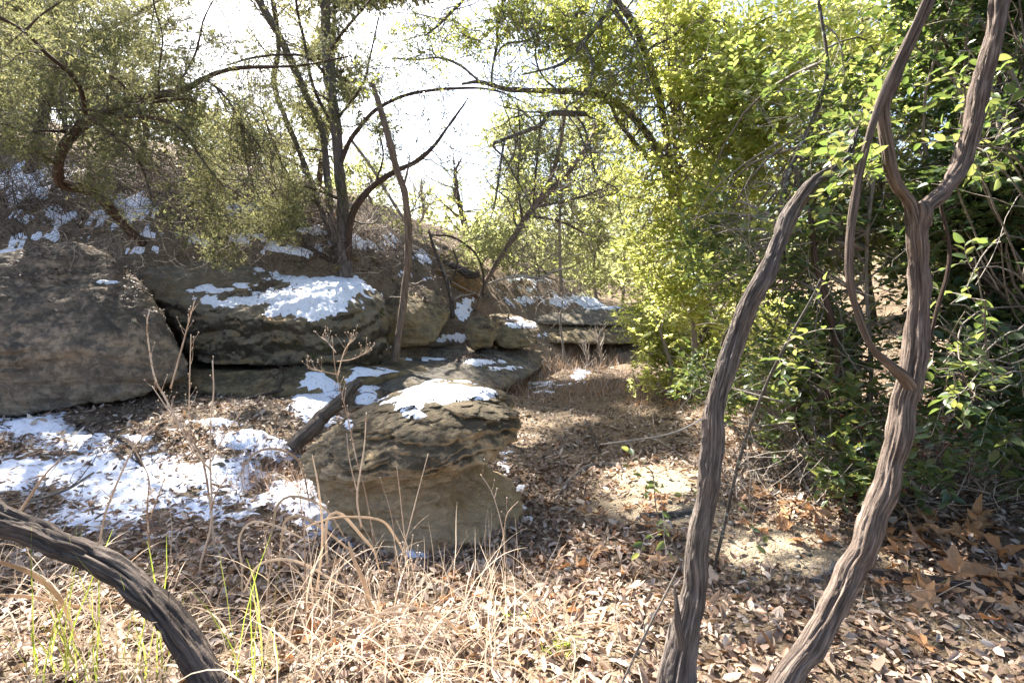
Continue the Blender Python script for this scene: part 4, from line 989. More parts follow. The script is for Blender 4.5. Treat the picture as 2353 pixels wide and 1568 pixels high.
# --- live oak with lichened limbs overhead
t = Tree('live_oak', 'live oak hidden behind the bright hollies, lichened limbs crossing the sky', tuple(at(1640, 900, 7.6)))
t.limb([(1660, 930, 7.5, 50), (1620, 760, 7.4, 46), (1580, 560, 7.2, 40), (1545, 430, 7., 34), (1500, 330, 6.8, 26), (1440, 255, 6.5, 20), (1380, 218, 6.3, 18), (1330, 210, 6.2, 17), (1253, 208, 6.1, 15), (1168, 206, 6.1, 12), (1103, 189, 6.1, 8), (1060, 193, 6.1, 4)], 'bark_lichen', 'trunk', 200, 18, .007)
for l in ([(1545, 430, 7, 22), (1520, 250, 6.6, 20), (1470, 90, 6.2, 18), (1414, 0, 5.9, 16), (1390, 34, 5.7, 13), (1339, 99, 5.6, 12), (1309, 133, 5.6, 10), (1275, 154, 5.5, 7), (1202, 171, 5.5, 4)],
          [(1345, 262, 6.0, 14), (1305, 261, 5.9, 16), (1262, 262, 5.9, 15), (1240, 287, 5.8, 13), (1189, 308, 5.8, 12), (1133, 330, 5.7, 9)],
          [(1150, 322, 5.75, 6), (1133, 336, 5.7, 7), (1159, 364, 5.7, 6), (1185, 411, 5.7, 6), (1215, 463, 5.8, 5), (1232, 500, 5.8, 4)],
          [(1160, 318, 5.75, 7), (1155, 343, 5.7, 7), (1146, 407, 5.7, 6), (1138, 458, 5.7, 5), (1129, 497, 5.7, 3)],
          [(1168, -60, 6.1, 8), (1157, 0, 6.1, 9), (1142, 51, 6.1, 8), (1142, 99, 6.1, 8), (1131, 159, 6.1, 7), (1129, 201, 6.1, 6)],
          [(1100, -50, 6.3, 8), (1065, 0, 6.3, 7), (1035, 30, 6.3, 7), (1009, 56, 6.3, 6), (979, 81, 6.3, 3)],
          [(1345, -60, 5.9, 10), (1334, 0, 5.8, 9), (1330, 26, 5.8, 9), (1292, 56, 5.8, 8), (1245, 73, 5.8, 7), (1210, 94, 5.8, 6), (1159, 103, 5.9, 5), (1133, 141, 5.9, 3)],
          [(1110, 195, 6.1, 6), (1082, 171, 6.2, 6), (1056, 150, 6.3, 6), (1009, 133, 6.4, 5), (953, 137, 6.6, 4), (885, 133, 6.8, 2)],
          [(1339, 99, 5.6, 8), (1360, 150, 5.5, 7), (1350, 210, 5.5, 6), (1300, 250, 5.5, 5), (1330, 300, 5.5, 4), (1350, 360, 5.5, 3)],
          [(1400, 230, 6.3, 10), (1420, 280, 6.4, 10), (1460, 330, 6.6, 12), (1500, 380, 6.8, 14)],
          [(1414, 20, 5.8, 8), (1450, 80, 5.6, 6), (1480, 150, 5.5, 4), (1500, 230, 5.4, 3)],
          [(1320, 262, 5.9, 7), (1345, 300, 5.9, 6), (1370, 400, 5.9, 5), (1420, 440, 5.9, 4), (1340, 460, 5.9, 2)],
          [(1290, 215, 6.1, 6), (1250, 180, 6.0, 5), (1230, 130, 5.9, 4), (1240, 60, 5.9, 3)]):
    t.limb(l, 'bark_lichen', 'branch', 60, 9, .004, furrow=6, ring=2)
C, R = t.curves(); C1, R1 = children(C, R, 20, .75, .95, -.05, .33, 9, .38, rmin=.004, t0=.25); C2, R2 = children(C1, R1, 5, .36, .95, -.05, .36, 8, .5, rmin=.002)
t.batch(C1, R1, 5, 'bark_lichen'); t.batch(C2, R2, 3, 'twig_grey')
envs = [(1290, 70, 6.2, 160, 100, .8, 1.5), (1000, 110, 6.6, 120, 80, .5, .8), (1150, 60, 6.3, 110, 80, .5, .9), (1400, 160, 6.2, 110, 120, .8, 1.4), (1300, 190, 6., 120, 60, .5, .6), (1200, -120, 6.3, 300, 90, 1.2, .35), (1450, 380, 6.8, 60, 100, .6, .8), (900, 170, 7, 60, 60, .4, .3)]
Q3 = env_points(envs, 4600, .4, 2.4, 2.)
Q1, T1 = on_curves(C2, 1100)
(V, Fq), Cs, _ = broad_sprigs(np.vstack([Q3, Q1]), 8, .13, .044, .45, tri=True)
part('foliage', V, Fq, M['oak_leaf'], t.root, kind='stuff', smooth=False)
t.batch(Cs, np.tile(np.linspace(.0022, .001, 5), (len(Cs), 1))[::3], 3, 'twig') if 0 else None; Cc, Rc = connect(C.reshape(-1, 3), Q3[:350], .006, .002, bow=.25); t.batch(Cc, Rc, 4, 'twig')

# --- holly masses on the right
def holly(name, label, base, stems, envs, n, leafL, matn, clump=.55, nl=10, size=.22, tri=False, conn=250, freq=1.8, seed=0., w=.5, extra=None, part_leaves=0, bark='bark_grey'):
    t = Tree(name, label, tuple(base), cat='tree' if 'tree' in name else 'shrub')
    for i, (pts, m_) in enumerate(stems): t.limb(pts, m_, 'trunk' if i == 0 else 'stem', 70, 10, .004)
    C, R = t.curves(); src = C.reshape(-1, 3)
    Q = env_points(envs, n, clump, freq, seed)
    (V, Fq), Cs, (q, dd, nn, L) = broad_sprigs(Q, nl, size, leafL, w, tri=tri)
    part('foliage', V, Fq, M[matn], t.root, kind='stuff', smooth=False)
    Ct = Cs[::4, ::2]; t.batch(Ct, np.tile(np.linspace(.0028, .0014, 3), (len(Ct), 1)), 3, 'twig_grey')
    Cc, Rc = connect(src, Q[:conn], .009, .003, 7, .2); t.batch(Cc, Rc, 5, bark)
    C1, R1 = children(Cc, Rc, 2, .6, .9, .05, .22, 6, .6, rmin=.002); t.batch(C1, R1, 3, 'twig_grey')
    return t, Q
# far bright one
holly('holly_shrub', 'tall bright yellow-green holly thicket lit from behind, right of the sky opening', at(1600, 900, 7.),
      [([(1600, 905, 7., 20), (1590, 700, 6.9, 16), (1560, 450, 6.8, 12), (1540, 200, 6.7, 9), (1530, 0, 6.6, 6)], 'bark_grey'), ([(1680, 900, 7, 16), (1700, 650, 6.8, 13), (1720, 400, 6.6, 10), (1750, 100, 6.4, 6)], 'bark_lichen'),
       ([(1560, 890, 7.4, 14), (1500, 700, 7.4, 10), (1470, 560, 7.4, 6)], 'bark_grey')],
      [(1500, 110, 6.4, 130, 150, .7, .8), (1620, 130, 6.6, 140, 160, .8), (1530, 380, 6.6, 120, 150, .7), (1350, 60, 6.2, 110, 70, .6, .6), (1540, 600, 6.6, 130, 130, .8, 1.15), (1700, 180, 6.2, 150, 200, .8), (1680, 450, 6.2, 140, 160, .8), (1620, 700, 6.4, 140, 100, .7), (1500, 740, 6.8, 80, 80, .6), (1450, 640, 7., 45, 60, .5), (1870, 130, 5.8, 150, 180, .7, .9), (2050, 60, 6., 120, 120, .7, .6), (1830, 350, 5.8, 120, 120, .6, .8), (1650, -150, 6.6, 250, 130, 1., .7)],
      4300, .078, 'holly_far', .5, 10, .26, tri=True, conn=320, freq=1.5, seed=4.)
holly('holly_shrub', 'low holly thicket in sunlit leaf colours drooping over the far end of the creek bed', at(1560, 880, 8.5),
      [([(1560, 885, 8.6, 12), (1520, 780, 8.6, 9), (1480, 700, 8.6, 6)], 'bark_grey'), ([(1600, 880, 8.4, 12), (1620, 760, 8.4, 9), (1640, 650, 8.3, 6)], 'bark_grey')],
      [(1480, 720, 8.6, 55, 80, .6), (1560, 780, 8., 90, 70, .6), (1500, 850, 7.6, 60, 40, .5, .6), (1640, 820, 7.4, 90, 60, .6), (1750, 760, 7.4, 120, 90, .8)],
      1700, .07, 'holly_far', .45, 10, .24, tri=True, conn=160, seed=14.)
# middle one
holly('holly_shrub', 'mid-green holly shrub filling the space between and behind the two leaning trunks', at(1850, 1060, 4.0),
      [([(1890, 1080, 3.9, 24), (1820, 945, 3.6, 22), (1880, 920, 3.5, 21), (1920, 870, 3.4, 20), (1925, 800, 3.4, 20), (1900, 700, 3.4, 18), (1872, 590, 3.5, 16), (1860, 480, 3.6, 12)], 'bark_brown'),
       ([(1800, 640, 3.9, 14), (1797, 480, 3.9, 15), (1812, 400, 3.9, 15), (1842, 330, 3.9, 14), (1880, 240, 3.9, 13), (1900, 150, 3.9, 10), (1880, 0, 4, 8)], 'bark_lichen'),
       ([(1950, 1100, 3.7, 16), (2000, 900, 3.6, 13), (1990, 600, 3.5, 10), (2020, 300, 3.5, 8)], 'bark_grey')],
      [(1800, 250, 4.2, 130, 160, .6, .12), (1860, 500, 4., 150, 130, .6, .6), (1780, 640, 4., 120, 120, .6), (1850, 800, 3.8, 150, 130, .5, .7), (1700, 880, 4.4, 110, 70, .5, .6), (1800, 980, 3.6, 110, 60, .4, .5), (1950, 940, 3.4, 110, 100, .4, .55), (2010, 330, 4., 140, 230, .6, .4), (1960, 1080, 3.1, 110, 50, .3, .5), (1620, 860, 4.8, 90, 50, .5, .6), (1640, 560, 4.8, 90, 140, .6, .45)],
      1750, .06, 'holly', .5, 11, .25, conn=260, freq=2.2, seed=9.)
# near dark one on the right
GAP[0] = False
tR, QR = holly('holly_shrub', 'dense holly in dark shade green filling the right edge behind the forked trunk', at(2350, 1150, 3.4),
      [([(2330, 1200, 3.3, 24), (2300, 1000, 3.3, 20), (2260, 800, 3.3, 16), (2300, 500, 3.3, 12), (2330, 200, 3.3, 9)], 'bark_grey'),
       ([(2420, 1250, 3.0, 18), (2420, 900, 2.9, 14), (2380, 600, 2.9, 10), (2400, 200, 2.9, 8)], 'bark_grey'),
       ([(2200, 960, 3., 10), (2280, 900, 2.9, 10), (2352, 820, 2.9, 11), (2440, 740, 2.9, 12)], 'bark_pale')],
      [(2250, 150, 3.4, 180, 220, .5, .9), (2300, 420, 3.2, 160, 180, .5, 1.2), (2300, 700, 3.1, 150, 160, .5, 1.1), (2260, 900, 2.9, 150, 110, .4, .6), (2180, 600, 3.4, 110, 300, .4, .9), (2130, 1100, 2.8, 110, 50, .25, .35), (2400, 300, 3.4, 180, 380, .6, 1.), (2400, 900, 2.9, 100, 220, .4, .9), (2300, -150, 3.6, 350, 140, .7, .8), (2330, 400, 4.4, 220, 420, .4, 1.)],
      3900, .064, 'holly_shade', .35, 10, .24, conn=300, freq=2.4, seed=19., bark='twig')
GAP[0] = True
# the nearest leaves of it, one by one
def leaf_mesh(L6=14):
    t_ = np.linspace(0, 1, 7); hw = np.sin(np.pi * t_ ** .85) ** .8 * .5
    V = []; 
    for s in (-1, 0, 1):
        for a, b in zip(t_, hw): V.append((a, s * b, .12 * abs(s) * b * 2 - .10 * a * a))
    V = np.array(V); Fq = []
    for s in range(2):
        for i in range(6): Fq.append((s * 7 + i, s * 7 + i + 1, s * 7 + 7 + i + 1, s * 7 + 7 + i))
    me = mesh_of('leaf', V, np.array(Fq)); me.materials.append(M['holly']); return me
LM = leaf_mesh()
def leaf_objects(root, envs, nsprig, leafL, per=6, seed=0):
    Q = env_points(envs, nsprig, .2, 3., seed)
    (V, Fq), Cs, (q, dd, nn, L) = broad_sprigs(Q, per, .2, leafL, .5)
    from mathutils import Matrix
    off = np.array(root.location)
    for a, d, n_, l in zip(q, dd, nn, L):
        b = np.cross(n_, d); b /= np.linalg.norm(b); n2 = np.cross(d, b)
        o = link('leaf', LM, None, root)
        o.matrix_basis = Matrix(((d[0] * l, b[0] * l * .5, n2[0] * l, a[0] - off[0]), (d[1] * l, b[1] * l * .5, n2[1] * l, a[1] - off[1]), (d[2] * l, b[2] * l * .5, n2[2] * l, a[2] - off[2]), (0, 0, 0, 1)))
    V, Fq, uv = tubes(Cs, np.tile(np.linspace(.0022, .001, 5), (len(Cs), 1)), 4)
    part('twigs', V, Fq, M['twig_grey'], root, kind='stuff', uv=uv)
    return Q
Qn = leaf_objects(tR.root, [(2270, 350, 2.3, 90, 80, .15), (2280, 620, 2.2, 80, 110, .2), (2200, 800, 2.2, 70, 130, .15), (2230, 180, 2.5, 90, 90, .2)], 48, .055)
Cc, Rc = connect(tR.curves()[0].reshape(-1, 3), Qn, .004, .002, 10, .1); tR.batch(Cc, Rc, 5, 'bark_grey')
# red berries among the leaves
Db, Fb = ico(1)
bp = np.vstack([env_points([(2180, 1000, 2.9, 100, 160, .2), (2000, 300, 3.8, 120, 200, .3), (1650, 300, 5., 60, 60, .3), (1970, 980, 3.3, 100, 130, .3)], 260, .4, 4., 2.)])
part('berry', (bp[:, None] + Db[None] * .0042).reshape(-1, 3), ((np.arange(len(bp)) * 12 * 0 + np.arange(len(bp)) * len(Db))[:, None, None] + Fb[None]).reshape(-1, 3), M['berry'], tR.root, kind='stuff')

# --- foreground leaning trunk (left of the two)
t = Tree('leaning_juniper', 'rough brown leaning juniper trunk nearest the middle, curving up to the right', tuple(at(1535, 1640, 1.72)))
t.limb([(1515, 1760, 1.66, 175), (1545, 1600, 1.72, 142), (1562, 1500, 1.76, 128), (1590, 1400, 1.8, 96), (1597, 1330, 1.82, 74), (1604, 1250, 1.84, 72), (1625, 1150, 1.87, 62), (1630, 1060, 1.9, 76), (1640, 960, 1.93, 72), (1656, 870, 1.96, 68), (1685, 780, 1.99, 62), (1722, 690, 2.02, 60), (1765, 610, 2.05, 52), (1795, 545, 2.08, 46), (1830, 475, 2.11, 44), (1870, 420, 2.14, 38), (1918, 388, 2.25, 30), (1950, 350, 2.45, 26), (1965, 300, 2.7, 16)],
       'bark_cedar', 'trunk', 330, 72, .0085, twist=.9, furrow=11, knots=((.62, 1., .012, .03), (1.2, 4., .01, .04)))
t.limb([(1566, 1490, 1.70, 24), (1556, 1420, 1.71, 20), (1552, 1370, 1.73, 10), (1549, 1345, 1.74, 3)], 'bark_cedar', 'bark_splinter', 40, 10, .004)
lv, Cs, _ = broad_sprigs(env_points([(1940, 400, 2.05, 45, 50, .10), (1975, 300, 2.4, 60, 50, .2)], 34, .1, 3.), 8, .18, .05, .5)
part('foliage', lv[0], lv[1], M['holly'], t.root, kind='stuff', smooth=False); t.batch(Cs, np.tile(np.linspace(.0022, .001, 5), (len(Cs), 1)), 3, 'twig_grey')
# --- forked trunk on the right
t = Tree('forked_juniper', 'thick pale-barked forked juniper trunk leaning at the right, with a vine-like side stem', tuple(at(1770, 1620, 1.7)))
t.limb([(1640, 1850, 1.6, 125), (1760, 1640, 1.68, 108), (1830, 1530, 1.73, 98), (1905, 1410, 1.78, 90), (1960, 1310, 1.82, 86), (2005, 1190, 1.86, 84), (2050, 1060, 1.9, 76), (2080, 930, 1.94, 74), (2098, 820, 1.97, 74), (2108, 700, 2., 60), (2112, 600, 2.02, 56), (2110, 540, 2.03, 60), (2108, 490, 2.04, 70), (2106, 468, 2.04, 50)],
       'bark_pale_cedar', 'trunk', 310, 72, .0085, twist=.5, seed=40., furrow=11, knots=((1.05, 2.8, .02, .03), (1.5, 1., .012, .05), (.8, 4.6, .014, .06), (.4, 2., .012, .05)))
t.limb([(2118, 520, 2.04, 50), (2125, 478, 2.04, 46), (2165, 445, 2.05, 46), (2205, 390, 2.07, 46), (2228, 320, 2.09, 46), (2245, 240, 2.11, 48), (2268, 150, 2.13, 54), (2290, 50, 2.15, 52), (2310, -50, 2.17, 48), (2330, -200, 2.2, 40)], 'bark_pale_cedar', 'fork', 150, 52, .0085, twist=.8, seed=11., furrow=9)
t.limb([(2104, 520, 2.03, 44), (2090, 466, 2.03, 38), (2060, 425, 2.02, 34), (2045, 385, 2.01, 34), (2040, 340, 2., 34), (2032, 290, 1.99, 30), (2030, 250, 1.99, 28), (2046, 200, 1.99, 28), (2075, 140, 2., 30), (2105, 75, 2., 26), (2140, 0, 2.01, 24), (2180, -90, 2.02, 20)], 'bark_pale_cedar', 'fork', 150, 44, .0065, twist=.8, seed=21., furrow=8)
t.limb([(2096, 905, 1.96, 52), (2078, 868, 1.925, 40), (2045, 838, 1.9, 28), (2005, 800, 1.88, 24), (1972, 730, 1.87, 22), (1950, 640, 1.87, 22), (1950, 540, 1.88, 22), (1968, 430, 1.9, 22), (1990, 340, 1.92, 24), (2012, 265, 1.94, 25), (2040, 190, 1.95, 26), (2070, 120, 1.96, 22), (2105, 50, 1.97, 18), (2150, -60, 1.98, 14)], 'bark_pale_cedar', 'vine_stem', 170, 24, .0035, twist=.3, seed=31., furrow=7)
t.limb([(2120, 850, 1.98, 8), (2150, 720, 2.0, 10), (2178, 620, 2.02, 10), (2180, 560, 2.04, 9), (2165, 490, 2.06, 8), (2155, 440, 2.08, 6)], 'bark_brown', 'branch', 80, 10, .001)
# --- leaning trunk lower left
t = Tree('slanting_tree', 'dark deeply furrowed trunk slanting across the lower left corner', tuple(at(530, 1640, 1.62)))
t.limb([(620, 1800, 1.5, 125), (550, 1665, 1.58, 110), (490, 1572, 1.64, 104), (430, 1480, 1.7, 104), (365, 1395, 1.76, 102), (290, 1325, 1.83, 94), (200, 1275, 1.9, 90), (100, 1232, 1.96, 88), (0, 1190, 2.0, 88), (-120, 1130, 2.02, 70), (-260, 1030, 2.0, 66), (-420, 880, 1.95, 60), (-560, 600, 1.9, 50)], 'bark_log', 'trunk', 260, 72, .013, twist=.5, seed=3., furrow=8, ring=1.2)
# --- thin sapling beside the middle trunk, and leafy shoot left of it
t = Tree('sapling', 'thin grey sapling slanting up between the two leaning trunks', tuple(at(1640, 1300, 2.75)))
t.limb([(1640, 1305, 2.7, 10), (1665, 1200, 2.65, 10), (1700, 1050, 2.6, 9), (1745, 920, 2.55, 9), (1800, 800, 2.5, 9), (1862, 690, 2.5, 8), (1885, 640, 2.5, 6)], 'bark_lichen', 'trunk', 80, 10, .001)
leaf_objects(t.root, [(1880, 680, 2.4, 25, 45, .06), (1800, 820, 2.45, 30, 60, .06)], 8, .05, 5)
t = Tree('holly_shoot', 'young leafy holly shoot standing on the sand left of the leaning trunk', tuple(at(1570, 1330, 2.5)))
t.limb([(1580, 1345, 2.5, 5), (1550, 1260, 2.5, 5), (1510, 1180, 2.5, 4), (1500, 1090, 2.5, 3), (1480, 1070, 2.5, 2)], 'bark_grey', 'stem', 40, 6, .0005)
t.limb([(1545, 1250, 2.5, 3), (1520, 1260, 2.45, 3), (1490, 1240, 2.4, 2)], 'bark_grey', 'stem', 20, 6, .0005)
leaf_objects(t.root, [(1510, 1110, 2.5, 30, 45, .05), (1500, 1220, 2.45, 35, 40, .05), (1590, 1150, 2.4, 10, 15, .03)], 9, .055, 5)
t = Tree('holly_shoot', 'small two-leaved green shoot low between the trunks on the sand', tuple(at(1775, 1400, 2.2)))
t.limb([(1765, 1420, 2.2, 3), (1755, 1350, 2.2, 3), (1745, 1290, 2.2, 2)], 'bark_grey', 'stem', 20, 6, .0003)
leaf_objects(t.root, [(1765, 1285, 2.2, 18, 25, .03)], 2, .05, 3)

# --- background trees
bgt = [  # px, base py, Y, top py, crown env list, mat, label
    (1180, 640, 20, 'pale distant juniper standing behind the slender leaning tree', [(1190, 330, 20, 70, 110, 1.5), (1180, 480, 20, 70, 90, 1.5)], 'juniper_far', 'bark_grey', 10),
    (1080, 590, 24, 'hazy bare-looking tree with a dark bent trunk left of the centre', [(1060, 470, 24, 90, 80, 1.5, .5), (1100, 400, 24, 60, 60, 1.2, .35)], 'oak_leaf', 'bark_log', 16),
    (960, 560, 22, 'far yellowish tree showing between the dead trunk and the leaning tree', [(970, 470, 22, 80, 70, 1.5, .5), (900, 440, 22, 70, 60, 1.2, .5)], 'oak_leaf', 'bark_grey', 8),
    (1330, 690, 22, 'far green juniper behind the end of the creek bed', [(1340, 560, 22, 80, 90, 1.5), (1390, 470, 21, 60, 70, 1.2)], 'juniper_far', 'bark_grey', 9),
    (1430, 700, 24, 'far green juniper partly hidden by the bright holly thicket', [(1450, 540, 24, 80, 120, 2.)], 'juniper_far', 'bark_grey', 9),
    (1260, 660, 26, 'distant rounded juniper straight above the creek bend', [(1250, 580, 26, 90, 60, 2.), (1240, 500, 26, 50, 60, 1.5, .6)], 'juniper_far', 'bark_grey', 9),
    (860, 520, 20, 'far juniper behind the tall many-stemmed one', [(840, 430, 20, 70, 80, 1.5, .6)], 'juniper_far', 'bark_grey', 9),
    (735, 540, 19.5, 'added shade juniper whose unseen crown rises above the picture behind the many-stemmed one', [(800, -75, 19.5, 170, 85, 2.2, 2.), (960, -40, 18.5, 90, 50, 1.5, 1.4), (860, -80, 15., 140, 62, 1.6, 2.4), (770, -110, 14.2, 140, 60, 1.5, 1.6), (850, -25, 18.2, 80, 40, 1.5, 2.)], 'juniper', 'bark_brown', 16),  # crown out of view, added and packed dense to shade the creek bed
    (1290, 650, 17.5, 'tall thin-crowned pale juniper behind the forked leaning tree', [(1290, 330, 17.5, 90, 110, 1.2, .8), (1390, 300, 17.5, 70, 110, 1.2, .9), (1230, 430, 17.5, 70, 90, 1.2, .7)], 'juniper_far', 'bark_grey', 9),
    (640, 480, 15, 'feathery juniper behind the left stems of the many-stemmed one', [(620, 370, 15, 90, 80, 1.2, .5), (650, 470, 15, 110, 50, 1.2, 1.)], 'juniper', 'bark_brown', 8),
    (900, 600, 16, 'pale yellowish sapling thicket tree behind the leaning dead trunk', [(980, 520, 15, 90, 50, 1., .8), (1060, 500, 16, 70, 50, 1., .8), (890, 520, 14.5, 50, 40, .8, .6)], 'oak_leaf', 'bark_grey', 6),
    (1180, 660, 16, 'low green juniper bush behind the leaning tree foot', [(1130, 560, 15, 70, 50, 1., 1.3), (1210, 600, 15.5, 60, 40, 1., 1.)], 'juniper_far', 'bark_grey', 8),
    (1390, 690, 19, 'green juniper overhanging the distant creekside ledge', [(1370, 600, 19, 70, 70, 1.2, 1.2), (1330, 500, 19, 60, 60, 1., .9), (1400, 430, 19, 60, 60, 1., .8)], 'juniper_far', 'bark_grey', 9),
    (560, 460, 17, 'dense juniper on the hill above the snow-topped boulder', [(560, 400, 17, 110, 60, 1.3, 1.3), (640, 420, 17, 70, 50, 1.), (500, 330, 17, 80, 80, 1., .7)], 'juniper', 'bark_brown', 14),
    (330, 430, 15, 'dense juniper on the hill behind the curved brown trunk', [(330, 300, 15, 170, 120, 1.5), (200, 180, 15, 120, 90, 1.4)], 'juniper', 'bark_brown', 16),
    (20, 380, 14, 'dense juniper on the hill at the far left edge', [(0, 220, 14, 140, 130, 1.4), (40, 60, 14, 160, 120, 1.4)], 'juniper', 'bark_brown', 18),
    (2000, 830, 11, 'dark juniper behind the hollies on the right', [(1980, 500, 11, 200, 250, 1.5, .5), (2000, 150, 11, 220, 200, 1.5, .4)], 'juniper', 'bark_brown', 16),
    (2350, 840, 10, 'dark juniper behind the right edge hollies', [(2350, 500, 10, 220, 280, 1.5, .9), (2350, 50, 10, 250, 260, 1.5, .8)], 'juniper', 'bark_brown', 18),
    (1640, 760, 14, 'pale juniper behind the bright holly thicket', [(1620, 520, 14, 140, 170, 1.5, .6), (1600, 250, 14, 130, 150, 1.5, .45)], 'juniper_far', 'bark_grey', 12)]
for i, (px, py, Y, lab, envs, mt, bk, w) in enumerate(bgt):
    P = at(px, py, Y); g = gz(P[0], P[1]); P[2] = g - .1
    t = Tree('background_tree', lab, tuple(P))
    top = min(e[1] - e[4] * .6 for e in envs); a = at(envs[0][0], top, Y)
    pts = np.array([P, P * .65 + a * .35 + rng.normal(0, .15, 3), P * .3 + a * .7 + rng.normal(0, .2, 3), a])
    rr = np.array([1, .8, .5, .2]) * w / 2 * Y / F
    V, Fs, uv = bark_tube(pts, rr, 50, 10, .01); part('trunk', V, Fs, M[bk], t.root, uv=uv)
    c, r = resample(pts, rr, 24); C1, R1 = children(c[None], r[None], 26, 1.6, .9, .15, .2, 9, .4, rmin=.008); C2, R2 = children(C1, R1, 3, .8, .9, .05, .25, 5, .5, rmin=.006)
    t.batch(C1, R1, 5, bk); t.batch(C2[:, ::2], R2[:, ::2], 3, 'twig_grey' if mt != 'juniper' else 'twig')
    area = sum(e[3] * e[4] * (e[6] if len(e) > 6 else 1) for e in envs) * (Y / F) ** 2
    n = int(min(3000 if 'rises above' not in lab else 4600, area * 260 * (14. / Y) * (2.6 if 'rises above' in lab else 1)))
    Q = np.vstack([env_points(envs, n, .5, 1., i * 3.), on_curves(C2, n // 3)[0]])
    if mt == 'oak_leaf': (V, Fq), Cs, _ = broad_sprigs(Q[::2], 7, .3, .075, .5, tri=True)
    else: (V, Fq), Cs = juniper_sprays(Q, 7, .36, .15, .36, .1, .02)
    part('foliage', V, Fq, M[mt], t.root, kind='stuff', smooth=False)
# far wood on the horizon
Q = []
for (a, b, c, d, Y) in [(700, 1500, 440, 620, 38), (1200, 2400, 480, 680, 34), (-200, 800, 330, 470, 36), (1350, 2400, 380, 560, 45)]:
    n = 800; px = rng.uniform(a, b, n); py = d - (d - c) * rng.uniform(0, 1, n) * (.6 + .4 * noise(p3(px / 60, px * 0, Y))); Q.append(at(px, py, Y + rng.uniform(-3, 3, n)))
Q = np.vstack(Q); (V, Fq), _ = juniper_sprays(Q, 8, .9, .42, .4)
tag(link('far_wood', mesh_of('far_wood', V, Fq, smooth=False), M['juniper_far']), 'hazy far wood closing the view beyond the creek', 'wood', kind='stuff')

# ------------------------------------------------------------ brush, logs, sticks
def brush(name, label, envs, n, length, r, matn, sag=.02, wob=.25, ground=False, gpts=None, up=.3, forks=2):
    P = env_points(envs, n, .2, 2.) if gpts is None else gpts
    d = unit(rdir(len(P)) + np.array([0, 0, up])); C = curve_walk(P, d, length * rng.uniform(.4, 1.3, len(P)), 7, wob, sag)
    R = np.linspace(r, r * .35, 7)[None] * rng.uniform(.6, 1.4, (len(P), 1))
    B = Bag(); V, Fq, uv = tubes(C, R, 3); B.add(V, Fq, uv)
    if forks:
        C1, R1 = children(C, R, forks, length * .45, .8, 0., .3, 5, .7, rmin=r * .3); V, Fq, uv = tubes(C1, R1, 3); B.add(V, Fq, uv)
    V, Fs = B.get(); return tag(link(name, mesh_of(name, V, Fs), M[matn]), label, 'brush', kind='stuff')
def gp(n, a, b, c, d):
    P = ground_at(rng.uniform(a, b, n), rng.uniform(c, d, n)); return P
brush('brush', 'tangled dead grey brush above the huge left boulder', None, 0, .9, .006, 'twig_mix', gpts=gp(800, -60, 520, 380, 590), up=.5, forks=1)
brush('brush', 'brown dead brush on the slope around the juniper foot', None, 0, .8, .006, 'twig_mix', gpts=gp(800, 560, 1100, 480, 640), up=.5, forks=1)
brush('brush', 'pale brown dead brush covering the hillside behind the dead trunk', None, 0, .9, .008, 'twig_grey', gpts=gp(420, 780, 1120, 450, 600), up=.6, forks=1)
brush('brush', 'dark tangle of twigs on the upper left slope', None, 0, 1.1, .008, 'twig', gpts=gp(420, -100, 700, 400, 530), up=.5)
brush('brush', 'pale bare twig tangle right of the leaning tree', [(1240, 590, 11.5, 70, 50, .5), (1290, 650, 11.5, 60, 50, .5), (1190, 560, 12, 50, 50, .4)], 160, .9, .006, 'twig_grey', forks=4, up=.1)
brush('brush', 'thin dark twigs hanging over the creek bend', None, 0, 1., .006, 'twig', gpts=gp(160, 1150, 1420, 640, 720), up=.8)
brush('brush', 'dry pale brush under the hollies', None, 0, .7, .004, 'twig_grey', gpts=gp(500, 1650, 2450, 900, 1180), up=.25)
brush('brush', 'hanging bare twigs below the juniper branches', [(400, 560, 7.2, 200, 60, .4), (150, 520, 7.2, 140, 70, .4), (560, 540, 7.6, 90, 60, .3)], 200, .5, .0035, 'twig_grey', up=-.6, sag=.08)
brush('fallen_twigs', 'short fallen twigs scattered over the leaf litter', None, 0, .22, .0028, 'twig_grey', gpts=gp(900, 0, 2352, 1000, 1568) + np.array([0, 0, .012]), up=0., wob=.12, forks=0, sag=.0)
bpy.data.objects['fallen_twigs']['category'] = 'twigs'
# rust coloured reeds at the bend
def blades(P, length, w, lean, matn=None, S_=8, sag=.12, up=1.6, wob=.06):
    m = len(P); d = unit(rdir(m) * lean + np.array([0, 0, up]))
    Ls = length * rng.uniform(.5, 1.2, m); C = curve_walk(P, d, Ls, S_, wob, sag)
    g = gz(C[..., 0], C[..., 1]) + .004
    C[..., 2] = np.maximum(C[..., 2], g)
    W = w * np.array([.7, 1, 1, .95, .85, .7, .5, .12])[None, :S_] * rng.uniform(.6, 1.3, (m, 1))
    return ribbons(C, W, unit(rdir(m) + np.array([0, -.4, .3])))
def stuff_blades(name, label, P, length, w, lean, matn, **kw):
    V, Fq = blades(P, length, w, lean, **kw); return tag(link(name, mesh_of(name, V, Fq), M[matn]), label, 'grass', kind='stuff')
M['reed'] = leaf_mat('rusty_reed', [(.26, .14, .08), (.36, .22, .13), (.42, .30, .20)], [(.5, .3, .15)], .25, .6, .3)
stuff_blades('dry_reeds', 'thin rust-brown dry grass across the creek bend', gp(1500, 1130, 1500, 820, 925), .38, .003, .75, 'reed', sag=.07, wob=.12)
stuff_blades('dry_grass', 'short dry grass at the foot of the hollies', gp(1500, 1430, 2000, 830, 960), .22, .003, .8, 'reed', sag=.08)
